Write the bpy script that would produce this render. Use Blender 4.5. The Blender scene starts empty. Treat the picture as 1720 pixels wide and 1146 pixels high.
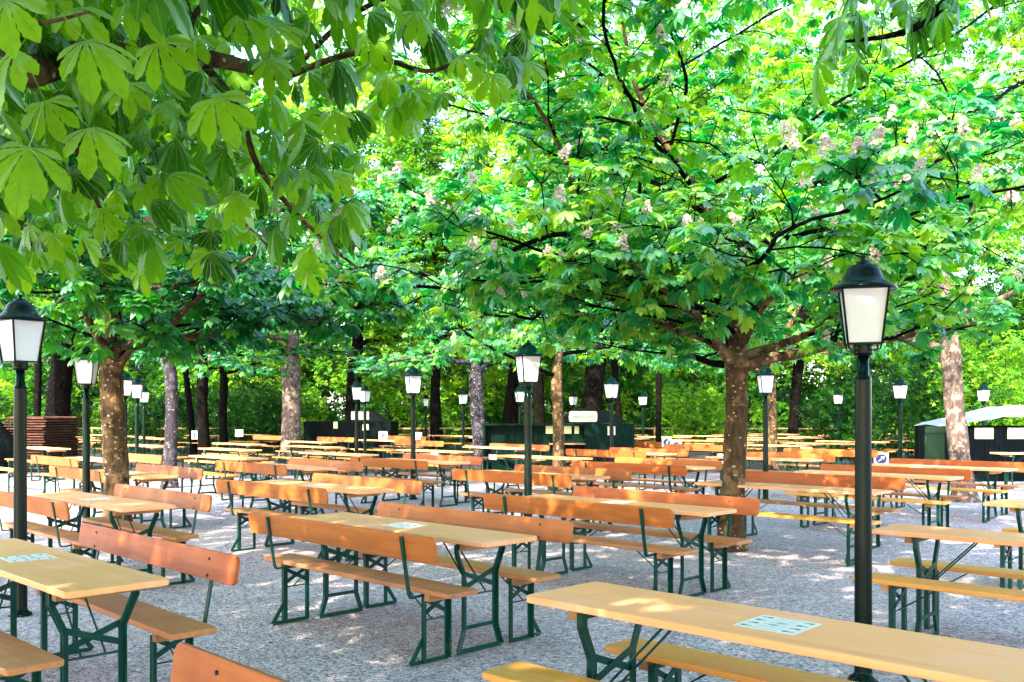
import bpy, bmesh, math, random
import numpy as np
from mathutils import Vector, Matrix

# ------------------------------------------------------------------ camera, light
sc = bpy.context.scene
col = sc.collection
R = math.radians
cam = bpy.data.objects.new("camera", bpy.data.cameras.new("camera")); col.objects.link(cam)
cam.location = (0, 0, 1.57); cam.rotation_euler = (R(90), 0, 0)
cam.data.sensor_width = 36; cam.data.lens = 36*1570/1720
cam.data.shift_y = 125.5/1720
cam.data.clip_end = 600; cam.data.clip_start = .05
sc.camera = cam
sc.render.resolution_x = 1024; sc.render.resolution_y = 682
SUN_DIR = Vector((-.42, -.72, .62)).normalized()      # towards the sun: behind the camera, a little left
el = math.asin(SUN_DIR.z); az = math.atan2(SUN_DIR.x, SUN_DIR.y)
w = bpy.data.worlds.new("World"); sc.world = w; w.use_nodes = True
nt = w.node_tree; bg = nt.nodes['Background']
sky = nt.nodes.new('ShaderNodeTexSky'); sky.sky_type = 'NISHITA'; sky.sun_disc = False
sky.sun_elevation = el; sky.sun_rotation = az; sky.air_density = 1.0; sky.dust_density = 1.5; sky.ozone_density = 1.0
nt.links.new(sky.outputs[0], bg.inputs[0]); bg.inputs[1].default_value = .15
sl = bpy.data.lights.new("sun", 'SUN'); sl.energy = 2.1; sl.angle = R(.55); sl.color = (1, .90, .74)
so = bpy.data.objects.new("sun", sl); col.objects.link(so)
so.rotation_euler = SUN_DIR.to_track_quat('Z', 'Y').to_euler()
sc.view_settings.view_transform = 'Standard'; sc.view_settings.look = 'None'
sc.view_settings.exposure = 3.25; sc.view_settings.gamma = 1
sc.render.engine = 'CYCLES'
sc.cycles.max_bounces = 8; sc.cycles.diffuse_bounces = 5; sc.cycles.transmission_bounces = 6; sc.cycles.glossy_bounces = 3

# ------------------------------------------------------------------ helpers
def tag(o, label=None, cat=None, group=None, kind=None):
    if label: o['label'] = label
    if cat: o['category'] = cat
    if group: o['group'] = group
    if kind: o['kind'] = kind
    return o
def empty(name, loc=(0,0,0), rz=0):
    o = bpy.data.objects.new(name, None); col.objects.link(o)
    o.location = loc; o.rotation_euler = (0,0,rz); o.empty_display_size = .2
    return o
def mesh_obj(name, me, mat, parent=None):
    o = bpy.data.objects.new(name, me); col.objects.link(o)
    if mat and not me.materials: me.materials.append(mat)
    if parent: o.parent = parent
    return o
def bm_obj(name, bm, mat, parent=None, smooth=False):
    bmesh.ops.recalc_face_normals(bm, faces=bm.faces)
    me = bpy.data.meshes.new(name); bm.to_mesh(me); bm.free()
    if smooth:
        for p in me.polygons: p.use_smooth = True
    return mesh_obj(name, me, mat, parent)
def np_mesh(name, V, F, attrs=None, smooth=False):
    """F: list of int arrays (n,k)"""
    me = bpy.data.meshes.new(name)
    me.vertices.add(len(V)); me.vertices.foreach_set('co', np.ascontiguousarray(V, np.float32).ravel())
    loops = np.concatenate([f.ravel() for f in F]).astype(np.int32)
    tot = np.concatenate([np.full(len(f), f.shape[1]) for f in F]).astype(np.int32)
    st = np.concatenate([[0], np.cumsum(tot)[:-1]]).astype(np.int32)
    me.loops.add(len(loops)); me.loops.foreach_set('vertex_index', loops)
    me.polygons.add(len(tot)); me.polygons.foreach_set('loop_start', st); me.polygons.foreach_set('loop_total', tot)
    if smooth: me.polygons.foreach_set('use_smooth', np.ones(len(tot), bool))
    me.update(calc_edges=True)
    for n, (ty, a) in (attrs or {}).items():
        at = me.attributes.new(n, ty, 'POINT')
        at.data.foreach_set('value' if ty == 'FLOAT' else 'vector', np.ascontiguousarray(a, np.float32).ravel())
    return me
def bar(bm, p0, p1, w, t, up=(0,0,1)):
    """box from p0 to p1; w = width across, t = thickness along `up` side"""
    p0, p1 = Vector(p0), Vector(p1); d = (p1-p0); L = d.length; d.normalize()
    u = Vector(up)
    if abs(d.dot(u)) > .95: u = Vector((1,0,0))
    s = d.cross(u).normalized(); n = s.cross(d).normalized()
    vs = []
    for q in (p0, p1):
        for a, b in ((-1,-1),(1,-1),(1,1),(-1,1)):
            vs.append(bm.verts.new(q + s*a*w/2 + n*b*t/2))
    for f in ((0,1,2,3),(7,6,5,4),(0,4,5,1),(1,5,6,2),(2,6,7,3),(3,7,4,0)):
        bm.faces.new([vs[i] for i in f])
def box(bm, x0,x1,y0,y1,z0,z1):
    bar(bm, ((x0+x1)/2,(y0+y1)/2,z0), ((x0+x1)/2,(y0+y1)/2,z1), abs(y1-y0), abs(x1-x0))
def rod(bm, p0, p1, r, n=6, r2=None):
    p0, p1 = Vector(p0), Vector(p1); d = (p1-p0).normalized()
    a = d.orthogonal().normalized(); b = d.cross(a); r2 = r if r2 is None else r2
    A = [bm.verts.new(p0+(a*math.cos(2*math.pi*i/n)+b*math.sin(2*math.pi*i/n))*r) for i in range(n)]
    B = [bm.verts.new(p1+(a*math.cos(2*math.pi*i/n)+b*math.sin(2*math.pi*i/n))*r2) for i in range(n)]
    for i in range(n): bm.faces.new((A[i],A[(i+1)%n],B[(i+1)%n],B[i]))
    bm.faces.new(A[::-1]); bm.faces.new(B)
def board(L, W, T, rc=.03, ed=.004, cx=0, cy=0, cz=0):
    """rounded-corner board, centred"""
    bm = bmesh.new(); pts = []
    for sx, sy, a0 in ((1,1,0),(-1,1,90),(-1,-1,180),(1,-1,270)):
        for k in range(5):
            a = R(a0+k*22.5); pts.append((sx*(L/2-rc)+rc*math.cos(a), sy*(W/2-rc)+rc*math.sin(a)))
    def ring(ins, z):
        return [bm.verts.new((cx+x*(1-ins*2/L), cy+y*(1-ins*2/W), cz+z)) for x, y in pts]
    rs = [ring(ed,-T/2), ring(0,-T/2+ed), ring(0,T/2-ed), ring(ed,T/2)]
    n = len(pts)
    for A, B in zip(rs, rs[1:]):
        for i in range(n): bm.faces.new((A[i],A[(i+1)%n],B[(i+1)%n],B[i]))
    bm.faces.new(rs[0][::-1]); bm.faces.new(rs[-1])
    return bm
def lathe(bm, prof, n=24, c=(0,0)):
    rings = []
    for r, z in prof:
        rings.append([bm.verts.new((c[0]+max(r,1e-4)*math.cos(2*math.pi*i/n), c[1]+max(r,1e-4)*math.sin(2*math.pi*i/n), z)) for i in range(n)])
    for A, B in zip(rings, rings[1:]):
        for i in range(n): bm.faces.new((A[i],A[(i+1)%n],B[(i+1)%n],B[i]))
def copy_tree(o, parent=None):
    c = o.copy(); col.objects.link(c)
    if parent: c.parent = parent
    for ch in [x for x in KIDS.get(o, [])]:
        d = copy_tree(ch, c); KIDS.setdefault(c, []).append(d)
    return c
KIDS = {}
def reg(root):
    for o in list(col.objects):
        if o.parent == root:
            KIDS.setdefault(root, []).append(o); reg(o)

# ------------------------------------------------------------------ materials
class NB:
    def __init__(s, name):
        s.m = bpy.data.materials.new(name); s.m.use_nodes = True
        s.t = s.m.node_tree; s.t.nodes.clear(); s.out = s.n('ShaderNodeOutputMaterial')
    def n(s, ty, **kw):
        x = s.t.nodes.new(ty)
        for k, v in kw.items():
            if k.startswith('i_'): x.inputs[k[2:].replace('_',' ')].default_value = v
            else: setattr(x, k, v)
        return x
    def l(s, a, b): s.t.links.new(a, b)
    def ramp(s, src, stops, interp='LINEAR'):
        r = s.n('ShaderNodeValToRGB'); r.color_ramp.interpolation = interp
        e = r.color_ramp.elements
        while len(e) < len(stops): e.new(.5)
        for k, (p, c) in zip(e, stops):
            k.position = p; k.color = (*c, 1) if len(c) == 3 else c
        s.l(src, r.inputs[0]); return r.outputs[0]
    def mix(s, f, a, b, blend='MIX'):
        x = s.n('ShaderNodeMix', data_type='RGBA', blend_type=blend)
        for i, v in ((0, f), (6, a), (7, b)):
            if hasattr(v, 'node'): s.l(v, x.inputs[i])
            elif i: x.inputs[i].default_value = (*v, 1)
            else: x.inputs[i].default_value = v
        return x.outputs[2]
    def math(s, op, a, b=0):
        x = s.n('ShaderNodeMath', operation=op)
        for i, v in ((0, a), (1, b)):
            if hasattr(v, 'node'): s.l(v, x.inputs[i])
            else: x.inputs[i].default_value = v
        return x.outputs[0]
    def coord(s, scale=(1,1,1), which='Object'):
        c = s.n('ShaderNodeTexCoord'); m = s.n('ShaderNodeMapping'); m.inputs['Scale'].default_value = scale
        s.l(c.outputs[which], m.inputs[0]); return m
    def noise(s, vec, scale, detail=4, rough=.6, **k):
        x = s.n('ShaderNodeTexNoise', **k); x.inputs['Scale'].default_value = scale; x.inputs['Detail'].default_value = detail
        x.inputs['Roughness'].default_value = rough
        if vec is not None: s.l(vec, x.inputs['Vector'])
        return x.outputs['Fac']
    def vor(s, vec, scale, feature='F1'):
        x = s.n('ShaderNodeTexVoronoi', feature=feature); x.inputs['Scale'].default_value = scale
        if vec is not None: s.l(vec, x.inputs['Vector'])
        return x
    def pbr(s, color, rough=.6, bump=None, bs=.3, bd=.01, spec=.5, **k):
        p = s.n('ShaderNodeBsdfPrincipled')
        if hasattr(color, 'node'): s.l(color, p.inputs['Base Color'])
        else: p.inputs['Base Color'].default_value = (*color, 1)
        if hasattr(rough, 'node'): s.l(rough, p.inputs['Roughness'])
        else: p.inputs['Roughness'].default_value = rough
        p.inputs['Specular IOR Level'].default_value = spec
        for kk, v in k.items(): p.inputs[kk].default_value = v
        if bump is not None:
            b = s.n('ShaderNodeBump'); b.inputs['Strength'].default_value = bs; b.inputs['Distance'].default_value = bd
            s.l(bump, b.inputs['Height']); s.l(b.outputs[0], p.inputs['Normal'])
        s.l(p.outputs[0], s.out.inputs[0]); return s.m

def wood(name, c_lo, c_hi, c_worn, worn=.55, rough=.55):
    b = NB(name)
    oi = b.n('ShaderNodeObjectInfo')
    c = b.n('ShaderNodeTexCoord'); add = b.n('ShaderNodeVectorMath', operation='ADD')
    sc_ = b.n('ShaderNodeVectorMath', operation='SCALE'); 
    comb = b.n('ShaderNodeCombineXYZ')
    for i in range(3): b.l(oi.outputs['Random'], comb.inputs[i])
    b.l(comb.outputs[0], sc_.inputs[0]); sc_.inputs['Scale'].default_value = 37
    b.l(c.outputs['Object'], add.inputs[0]); b.l(sc_.outputs[0], add.inputs[1])
    m = b.n('ShaderNodeMapping'); m.inputs['Scale'].default_value = (1.2, 22, 22); b.l(add.outputs[0], m.inputs[0])
    g = b.noise(m.outputs[0], 1.6, 6, .65)
    n2 = b.noise(add.outputs[0], 2.4, 5, .6)
    n3 = b.noise(add.outputs[0], 38, 4, .7)
    base = b.mix(b.ramp(g, [(.3,(0,0,0)),(.7,(1,1,1))]), c_lo, c_hi)
    wv = b.ramp(n2, [(worn-.08,(0,0,0)),(worn+.14,(1,1,1))])
    base = b.mix(b.math('MULTIPLY', wv, .75), base, c_worn)
    st = b.noise(m.outputs[0], .5, 5, .7); base = b.mix(b.ramp(st, [(.56,(0,0,0)),(.74,(.45,)*3)]), base, tuple(x*.45 for x in c_lo))
    spots = b.ramp(n3, [(.68,(0,0,0)),(.74,(1,1,1))])
    base = b.mix(b.math('MULTIPLY', spots, .35), base, tuple(x*.35 for x in c_lo))
    kn = b.vor(add.outputs[0], 3.1); kr = b.ramp(kn.outputs['Distance'], [(.0,(1,1,1)),(.035,(1,1,1)),(.055,(0,0,0))])
    base = b.mix(b.math('MULTIPLY', kr, .5), base, tuple(x*.4 for x in c_lo))
    hs = b.n('ShaderNodeHueSaturation')
    b.l(base, hs.inputs['Color'])
    mr = b.n('ShaderNodeMapRange'); mr.inputs['To Min'].default_value = .78; mr.inputs['To Max'].default_value = 1.18
    b.l(oi.outputs['Random'], mr.inputs[0]); b.l(mr.outputs[0], hs.inputs['Value'])
    m2 = b.n('ShaderNodeMapRange'); m2.inputs['To Min'].default_value = .493; m2.inputs['To Max'].default_value = .507
    b.l(b.math('FRACT', b.math('MULTIPLY', oi.outputs['Random'], 7.3)), m2.inputs[0]); b.l(m2.outputs[0], hs.inputs['Hue'])
    rr = b.ramp(n2, [(.3,(rough-.12,)*3),(.8,(rough+.2,)*3)])
    return b.pbr(hs.outputs[0], rr, b.math('ADD', b.math('MULTIPLY', g, .6), n3), .25, .002, .22)
M = {}
M['top'] = wood('yellow_table_paint', (.88,.37,.14), (.97,.45,.19), (.92,.47,.28), .60, .5)
M['yseat'] = wood('yellow_bench_paint', (.70,.30,.06), (.80,.37,.085), (.55,.22,.06), .62, .5)
M['oseat'] = wood('orange_bench_wood', (.38,.155,.055), (.52,.22,.08), (.33,.14,.065), .5, .45)
M['back'] = wood('orange_backrest_paint', (.34,.082,.015), (.47,.13,.024), (.30,.08,.02), .56, .5)
M['raw'] = wood('raw_batten_wood', (.36,.16,.07), (.47,.24,.11), (.22,.11,.06), .5, .7)
M['dwood'] = wood('weathered_brown_wood', (.035,.011,.006), (.075,.025,.013), (.16,.08,.045), .55, .7)

def green_metal():
    b = NB('green_painted_steel')
    m = b.coord((1,1,1)); n = b.noise(m.outputs[0], 14, 5); n2 = b.noise(m.outputs[0], 60, 3)
    c = b.mix(n, (.0008,.024,.017), (.002,.062,.042))
    rust = b.ramp(n, [(.62,(0,0,0)),(.72,(1,1,1))])
    c = b.mix(b.math('MULTIPLY', rust, .6), c, (.12,.055,.03))
    return b.pbr(c, .38, n2, .2, .001, .2)
M['green'] = green_metal()
def pole_mat():
    b = NB('dark_green_pole_paint'); m = b.coord((1,1,.4)); n = b.noise(m.outputs[0], 10, 5)
    c = b.mix(n, (.0001,.005,.0037), (.0004,.012,.009))
    return b.pbr(c, b.ramp(n, [(.3,(.13,)*3),(.8,(.28,)*3)]), b.noise(m.outputs[0], 60, 3), .08, .001, .10)
M['pole'] = pole_mat()
b = NB('milky_lamp_glass'); m = b.coord(); n = b.noise(m.outputs[0], 5, 4)
M['milk'] = b.pbr(b.mix(n, (.78,.77,.76), (.86,.86,.86)), .22, **{'Transmission Weight': 0.0, 'Subsurface Weight': .15})
b = NB('laminated_paper'); M['paper'] = b.pbr((.97,.83,.79), .35)
b = NB('printed_dark_ink'); M['ink'] = b.pbr((.02,.05,.06), .3)
b = NB('printed_grey_ink'); M['grey'] = b.pbr((.40,.43,.43), .4)
b = NB('printed_navy_ink'); M['navy'] = b.pbr((.012,.04,.16), .4)
b = NB('printed_magenta_ink'); M['magenta'] = b.pbr((.72,.06,.28), .4)
b = NB('yellow_notice_paper'); m = b.coord(); M['note'] = b.pbr(b.mix(b.noise(m.outputs[0], 9, 4), (.62,.66,.30), (.72,.74,.42)), .6)
b = NB('cream_sign_paint'); m = b.coord(); M['cream'] = b.pbr(b.mix(b.noise(m.outputs[0], 6, 4), (.55,.55,.40), (.68,.68,.52)), .6)
b = NB('pale_canvas'); m = b.coord(); M['canvas'] = b.pbr(b.mix(b.noise(m.outputs[0], 3, 5), (.50,.53,.53), (.66,.68,.68)), .7, b.noise(m.outputs[0], 6, 4), .4, .02)
def boards(name, lo, hi, rough=.5):
    b = NB(name); m = b.coord(); s = b.n('ShaderNodeSeparateXYZ'); b.l(m.outputs[0], s.inputs[0])
    f = b.math('FRACT', b.math('MULTIPLY', b.math('ADD', s.outputs[0], s.outputs[1]), 8.5))
    groove = b.ramp(f, [(0,(0,0,0)),(.06,(1,1,1)),(.94,(1,1,1)),(1,(0,0,0))])
    m2 = b.coord((6,6,.7)); n = b.noise(m2.outputs[0], 3, 5)
    return b.pbr(b.mix(n, lo, hi), rough, groove, .9, .012, .06)
M['gboards'] = boards('dark_green_boards', (.0005,.007,.005), (.001,.013,.009))
M['oboards'] = boards('olive_green_boards', (.012,.030,.012), (.026,.055,.020))
M['dark'] = boards('black_green_panel', (.0003,.0018,.002), (.0008,.004,.004))
b = NB('dark_tarpaulin'); m = b.coord((1,1,.5)); n = b.noise(m.outputs[0], 5, 6); M['tarp'] = b.pbr(b.mix(n, (.001,.002,.002), (.006,.010,.009)), .5, n, .8, .08, .1)
b = NB('bottle_grey_roof'); m = b.coord(); n = b.noise(m.outputs[0], 5, 6); M['roof'] = b.pbr(b.mix(n, (.001,.003,.004), (.005,.011,.012)), .4, n, .2, .02, .12)

def bark(name, lo, hi, spot, sc1=1.0, spots=.5, rough=.9):
    b = NB(name); m = b.coord((sc1*9, sc1*9, sc1*2.2)); g = b.noise(m.outputs[0], 1.6, 8, .68)
    m1 = b.coord(); n2 = b.noise(m1.outputs[0], 2.2, 5); 
    vc = b.n('ShaderNodeVectorMath', operation='ADD'); nz = b.n('ShaderNodeTexNoise'); nz.inputs['Scale'].default_value = 30; b.l(nz.outputs['Color'], vc.inputs[1]); vs_ = b.n('ShaderNodeVectorMath', operation='SCALE'); vs_.inputs['Scale'].default_value = 12; b.l(b.coord((1,1,1.5)).outputs[0], vs_.inputs[0]); b.l(vs_.outputs[0], vc.inputs[0]); v = b.vor(vc.outputs[0], 1.0); vn = b.noise(m1.outputs[0], 4.5, 3)
    c = b.mix(b.ramp(g, [(.32,(0,0,0)),(.66,(1,1,1))]), lo, hi)
    c = b.mix(b.ramp(n2, [(.4,(0,0,0)),(.7,(.55,)*3)]), c, tuple(x*.45 for x in lo))
    m3 = b.noise(m1.outputs[0], 7, 4, .6); c = b.mix(b.ramp(m3, [(.52,(0,0,0)),(.60,(.5,)*3)]), c, tuple(min(.4,x*1.9) for x in hi))
    sp = b.ramp(v.outputs['Distance'], [(.17,(1,1,1)),(.22,(0,0,0))])
    sel = b.ramp(vn, [(.62-spots*.25,(0,0,0)),(.66-spots*.25,(1,1,1))])
    c = b.mix(b.math('MULTIPLY', b.math('MULTIPLY', sp, sel), .7), c, spot)
    return b.pbr(c, rough, b.math('ADD', g, b.math('MULTIPLY', b.noise(m1.outputs[0], 40, 4), .3)), .9, .03, .04)
M['bark'] = bark('brown_chestnut_bark', (.026,.016,.009), (.155,.096,.048), (.52,.46,.38), 1, .75)
M['gbark'] = bark('grey_violet_bark', (.018,.016,.020), (.060,.053,.062), (.45,.45,.46), 1, .8)
M['pbark'] = bark('pale_flaking_bark', (.035,.024,.018), (.22,.16,.13), (.50,.42,.36), 1.6, .3)
M['dbark'] = bark('dark_wood_bark', (.0015,.0013,.001), (.006,.005,.0038), (.10,.08,.06), 1, .2)

def leafmat(name, cols, trans, gloss=.10, veins=False, tcol=1.0):
    """cols: ramp stops over the per-leaf tint"""
    b = NB(name)
    at = b.n('ShaderNodeAttribute', attribute_name='tint')
    c = b.ramp(at.outputs['Fac'], cols)  # darkened low stops put some leaf shade into the tint
    bump = None
    if veins:
        a2 = b.n('ShaderNodeAttribute', attribute_name='lc'); s = b.n('ShaderNodeSeparateXYZ'); b.l(a2.outputs['Vector'], s.inputs[0])
        av = b.math('ABSOLUTE', s.outputs[1])
        ph = b.math('SUBTRACT', b.math('MULTIPLY', s.outputs[0], 15), b.math('MULTIPLY', av, 22))
        fr = b.math('FRACT', ph)
        vn = b.ramp(fr, [(0,(1,1,1)),(.10,(0,0,0)),(.55,(0,0,0)),(1,(.4,.4,.4))])
        mid = b.ramp(av, [(0,(1,1,1)),(.010,(1,1,1)),(.02,(0,0,0))])
        vv = b.math('MAXIMUM', b.math('MULTIPLY', vn, .45), mid)
        c = b.mix(b.math('MULTIPLY', vv, .45), c, (.30,.52,.08))
        bump = b.n('ShaderNodeBump'); bump.inputs['Strength'].default_value = .9; bump.inputs['Distance'].default_value = .007
        bump.invert = True
        b.l(vv, bump.inputs['Height'])
    if veins:
        tc = b.coord(); bl_ = b.noise(tc.outputs[0], 28, 5, .7); c = b.mix(b.ramp(bl_, [(.5,(0,0,0)),(.72,(.5,)*3)]), c, (.14,.30,.03)); bd_ = b.noise(tc.outputs[0], 70, 3); c = b.mix(b.ramp(bd_, [(.74,(0,0,0)),(.78,(.6,)*3)]), c, (.16,.16,.03))
    d = b.n('ShaderNodeBsdfDiffuse'); b.l(c, d.inputs[0])
    t = b.n('ShaderNodeBsdfTranslucent')
    hs = b.n('ShaderNodeHueSaturation'); hs.inputs['Hue'].default_value = .482; hs.inputs['Saturation'].default_value = 1.12; hs.inputs['Value'].default_value = 1.35*tcol
    b.l(c, hs.inputs['Color']); b.l(hs.outputs[0], t.inputs[0])
    mx = b.n('ShaderNodeMixShader'); mx.inputs[0].default_value = trans; b.l(d.outputs[0], mx.inputs[1]); b.l(t.outputs[0], mx.inputs[2])
    g = b.n('ShaderNodeBsdfGlossy'); g.inputs['Roughness'].default_value = .45; g.inputs[0].default_value = (.85,1,.95,1)
    fr = b.n('ShaderNodeFresnel'); fr.inputs[0].default_value = 1.38
    m2 = b.n('ShaderNodeMixShader'); b.l(b.math('ADD', b.math('MULTIPLY', fr.outputs[0], .16), gloss*.06), m2.inputs[0])
    b.l(mx.outputs[0], m2.inputs[1]); b.l(g.outputs[0], m2.inputs[2])
    if bump:
        for x in (d, g): b.l(bump.outputs[0], x.inputs['Normal'])
    b.l(m2.outputs[0], b.out.inputs[0]); return b.m
M['leaf_near'] = leafmat('near_chestnut_leaf', [(0,(.004,.07,.006)),(.3,(.025,.20,.008)),(.6,(.10,.38,.008)),(1,(.28,.60,.025))], .5, veins=True)
M['leaf_mid'] = leafmat('chestnut_leaf', [(0,(.006,.14,.048)),(.4,(.035,.29,.065)),(.7,(.12,.38,.03)),(1,(.28,.48,.06))], .55)
M['leaf_dark'] = leafmat('shaded_chestnut_leaf', [(0,(.003,.09,.020)),(.5,(.020,.22,.030)),(1,(.13,.38,.015))], .5)  # darker copy of the chestnut leaf, crown shade put into its greens
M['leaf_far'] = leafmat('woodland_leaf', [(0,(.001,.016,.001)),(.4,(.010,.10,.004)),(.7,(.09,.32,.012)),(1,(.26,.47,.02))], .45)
b = NB('chestnut_blossom'); oi = b.n('ShaderNodeAttribute', attribute_name='tint')
d = b.n('ShaderNodeBsdfDiffuse'); b.l(b.ramp(oi.outputs['Fac'], [(0,(.80,.68,.60)),(.6,(.78,.60,.50)),(1,(.62,.24,.17))]), d.inputs[0])
t = b.n('ShaderNodeBsdfTranslucent'); t.inputs[0].default_value = (.8,.72,.62,1)
mx = b.n('ShaderNodeMixShader'); mx.inputs[0].default_value = .4; b.l(d.outputs[0], mx.inputs[1]); b.l(t.outputs[0], mx.inputs[2]); b.l(mx.outputs[0], b.out.inputs[0])
M['blossom'] = b.m

def gravel():
    b = NB('crushed_gravel'); m = b.coord()
    v = b.vor(m.outputs[0], 46); v2 = b.vor(m.outputs[0], 95)
    s = b.n('ShaderNodeSeparateColor'); b.l(v.outputs['Color'], s.inputs[0])
    s2 = b.n('ShaderNodeSeparateColor'); b.l(v2.outputs['Color'], s2.inputs[0])
    c1 = b.ramp(s.outputs[0], [(0,(.02,.02,.03)),(.18,(.12,.12,.15)),(.45,(.32,.32,.37)),(.8,(.46,.44,.48)),(1,(.68,.66,.68))])
    c2 = b.ramp(s2.outputs[0], [(0,(.012,.012,.02)),(.2,(.10,.10,.125)),(.5,(.32,.32,.37)),(.8,(.50,.47,.48)),(1,(.72,.70,.70))])
    c = b.mix(.5, c1, c2)
    warm = b.noise(m.outputs[0], .55, 5, .6)
    c = b.mix(b.ramp(warm, [(.5,(0,0,0)),(.72,(.55,)*3)]), c, b.mix(.5, c, (.36,.27,.22)))
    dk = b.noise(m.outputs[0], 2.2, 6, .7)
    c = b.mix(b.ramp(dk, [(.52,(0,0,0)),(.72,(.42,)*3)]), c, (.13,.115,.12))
    deb = b.vor(m.outputs[0], 9.5); dsel = b.n('ShaderNodeSeparateColor'); b.l(deb.outputs['Color'], dsel.inputs[0])
    dm = b.math('MULTIPLY', b.ramp(deb.outputs['Distance'], [(.10,(1,1,1)),(.2,(0,0,0))]), b.ramp(dsel.outputs[1], [(.6,(0,0,0)),(.62,(1,1,1))]))
    c = b.mix(b.math('MULTIPLY', dm, .6), c, (.10,.07,.06))
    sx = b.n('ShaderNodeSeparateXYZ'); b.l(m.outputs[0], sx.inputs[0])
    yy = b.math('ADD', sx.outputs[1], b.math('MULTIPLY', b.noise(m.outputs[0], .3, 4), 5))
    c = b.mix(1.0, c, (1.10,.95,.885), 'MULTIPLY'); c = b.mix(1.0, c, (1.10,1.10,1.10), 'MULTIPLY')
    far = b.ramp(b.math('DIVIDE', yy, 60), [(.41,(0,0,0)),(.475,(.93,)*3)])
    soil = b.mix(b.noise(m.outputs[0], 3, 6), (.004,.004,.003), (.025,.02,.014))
    c = b.mix(far, c, soil)  # darker ground of the far rows, with their deep shade put into the colour
    h = b.math('ADD', b.math('SUBTRACT', 1, v.outputs['Distance']), b.math('MULTIPLY', b.math('SUBTRACT', 1, v2.outputs['Distance']), .6))
    h = b.math('ADD', h, b.math('MULTIPLY', dk, 3))
    return b.pbr(c, .85, h, .9, .010, .3)
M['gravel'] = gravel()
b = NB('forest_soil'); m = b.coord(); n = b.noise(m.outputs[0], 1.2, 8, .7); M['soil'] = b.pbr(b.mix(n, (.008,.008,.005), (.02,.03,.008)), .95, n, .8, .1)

# ------------------------------------------------------------------ ground
rng0 = np.random.default_rng(3)
bm = bmesh.new()
xs = [-200,-80,-30]+[x*.8 for x in range(-30,31)]+[30,80,200]
ys = [-120,-30]+[-8+k*.8 for k in range(64)]+[50,80,300]
from mathutils import noise as mn
grid = [[bm.verts.new((x, y, .02*mn.noise(Vector((x*.35, y*.35, 0))) if abs(x) < 25 and -8 < y < 42 else 0)) for x in xs] for y in ys]
for j in range(len(ys)-1):
    for i in range(len(xs)-1): bm.faces.new((grid[j][i],grid[j][i+1],grid[j+1][i+1],grid[j+1][i]))
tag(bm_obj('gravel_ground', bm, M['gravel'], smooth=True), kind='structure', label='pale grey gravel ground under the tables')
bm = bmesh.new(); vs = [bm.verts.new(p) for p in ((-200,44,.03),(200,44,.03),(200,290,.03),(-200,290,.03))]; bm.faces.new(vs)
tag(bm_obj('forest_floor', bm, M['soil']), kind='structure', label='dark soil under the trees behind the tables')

# ------------------------------------------------------------------ tables and benches
ANG = R(-44.5)
U = Vector((math.cos(ANG), math.sin(ANG), 0)); Vv = Vector((-U.y, U.x, 0))
def uv(u, v): return U*u + Vv*v

def table_frame(s):
    bm = bmesh.new(); x = s*.79; w_, t_ = .036, .010
    def B(p, q, w=w_, t=t_): bar(bm, p, q, w, t, (1,0,0))
    for sy in (-1, 1):
        pts = [(x,sy*.205,.725),(x,sy*.205,.665),(x,sy*.14,.52),(x,sy*.14,.16),(x,sy*.19,.02)]
        for p, q in zip(pts, pts[1:]):
            B(p, q); bar(bm, Vector(p)+Vector((s*.012,sy*.012,0)), Vector(q)+Vector((s*.012,sy*.012,0)), .006, .03, (1,0,0))
    B((x+.007*s,-.14,.53),(x+.007*s,.14,.43), .032, .006); B((x-.007*s,-.14,.43),(x-.007*s,.14,.53), .032, .006)
    B((x,-.14,.17),(x,.14,.17), .026, .008); B((x,-.2,.018),(x,.2,.018), .03, .012)
    rod(bm, (x,-.14,.385),(x,.14,.385), .006)
    B((x,-.205,.728),(x,.205,.728), .05, .006)
    rod(bm, (x,-.06,.385),(x-s*.34,-.05,.735), .006); rod(bm, (x,.06,.385),(x-s*.34,.05,.735), .006)
    return bm
def bench_frame(s, splay):
    bm = bmesh.new(); x = s*.82
    def B(p, q, w=.034, t=.009): bar(bm, p, q, w, t, (1,0,0))
    for sy in (-1, 1):
        B((x,sy*.095,.43),(x,sy*.095,.01)); bar(bm, (x+s*.014,sy*.107,.43),(x+s*.014,sy*.107,.01), .006, .034, (1,0,0))
    B((x+.006*s,-.095,.41),(x+.006*s,.095,.31), .028, .006); B((x-.006*s,-.095,.31),(x-.006*s,.095,.41), .028, .006)
    rod(bm, (x,-.095,.275),(x,.095,.275), .005)
    B((x,-.20 if splay else -.1,.012),(x,.105,.012), .03, .010)
    if splay: B((x+.002,-.105,.16),(x+.002,-.205,.012), .03, .008)
    B((x,-.1,.435),(x,.1,.435), .04, .006)
    rod(bm, (x,-.03,.275),(x-s*.26,-.03,.445), .005)
    return bm
def holes(bm, pts, y, r=.006):
    for px, pz in pts: rod(bm, (px, y-.002, pz), (px, y+.002, pz), r, 8)
def make_table():
    t = empty('beer_table')
    bm_obj('tabletop', board(2.2, .5, .032, .03, .004, cz=.755), M['top'], t)
    for s in (-1, 1):
        bm = bmesh.new(); box(bm, s*.79+s*.035, s*.79+s*.085, -.21, .21, .692, .7385); bm_obj('cross_batten', bm, M['raw'], t)
        bm_obj('leg_frame', table_frame(s), M['green'], t)
    return t
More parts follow.
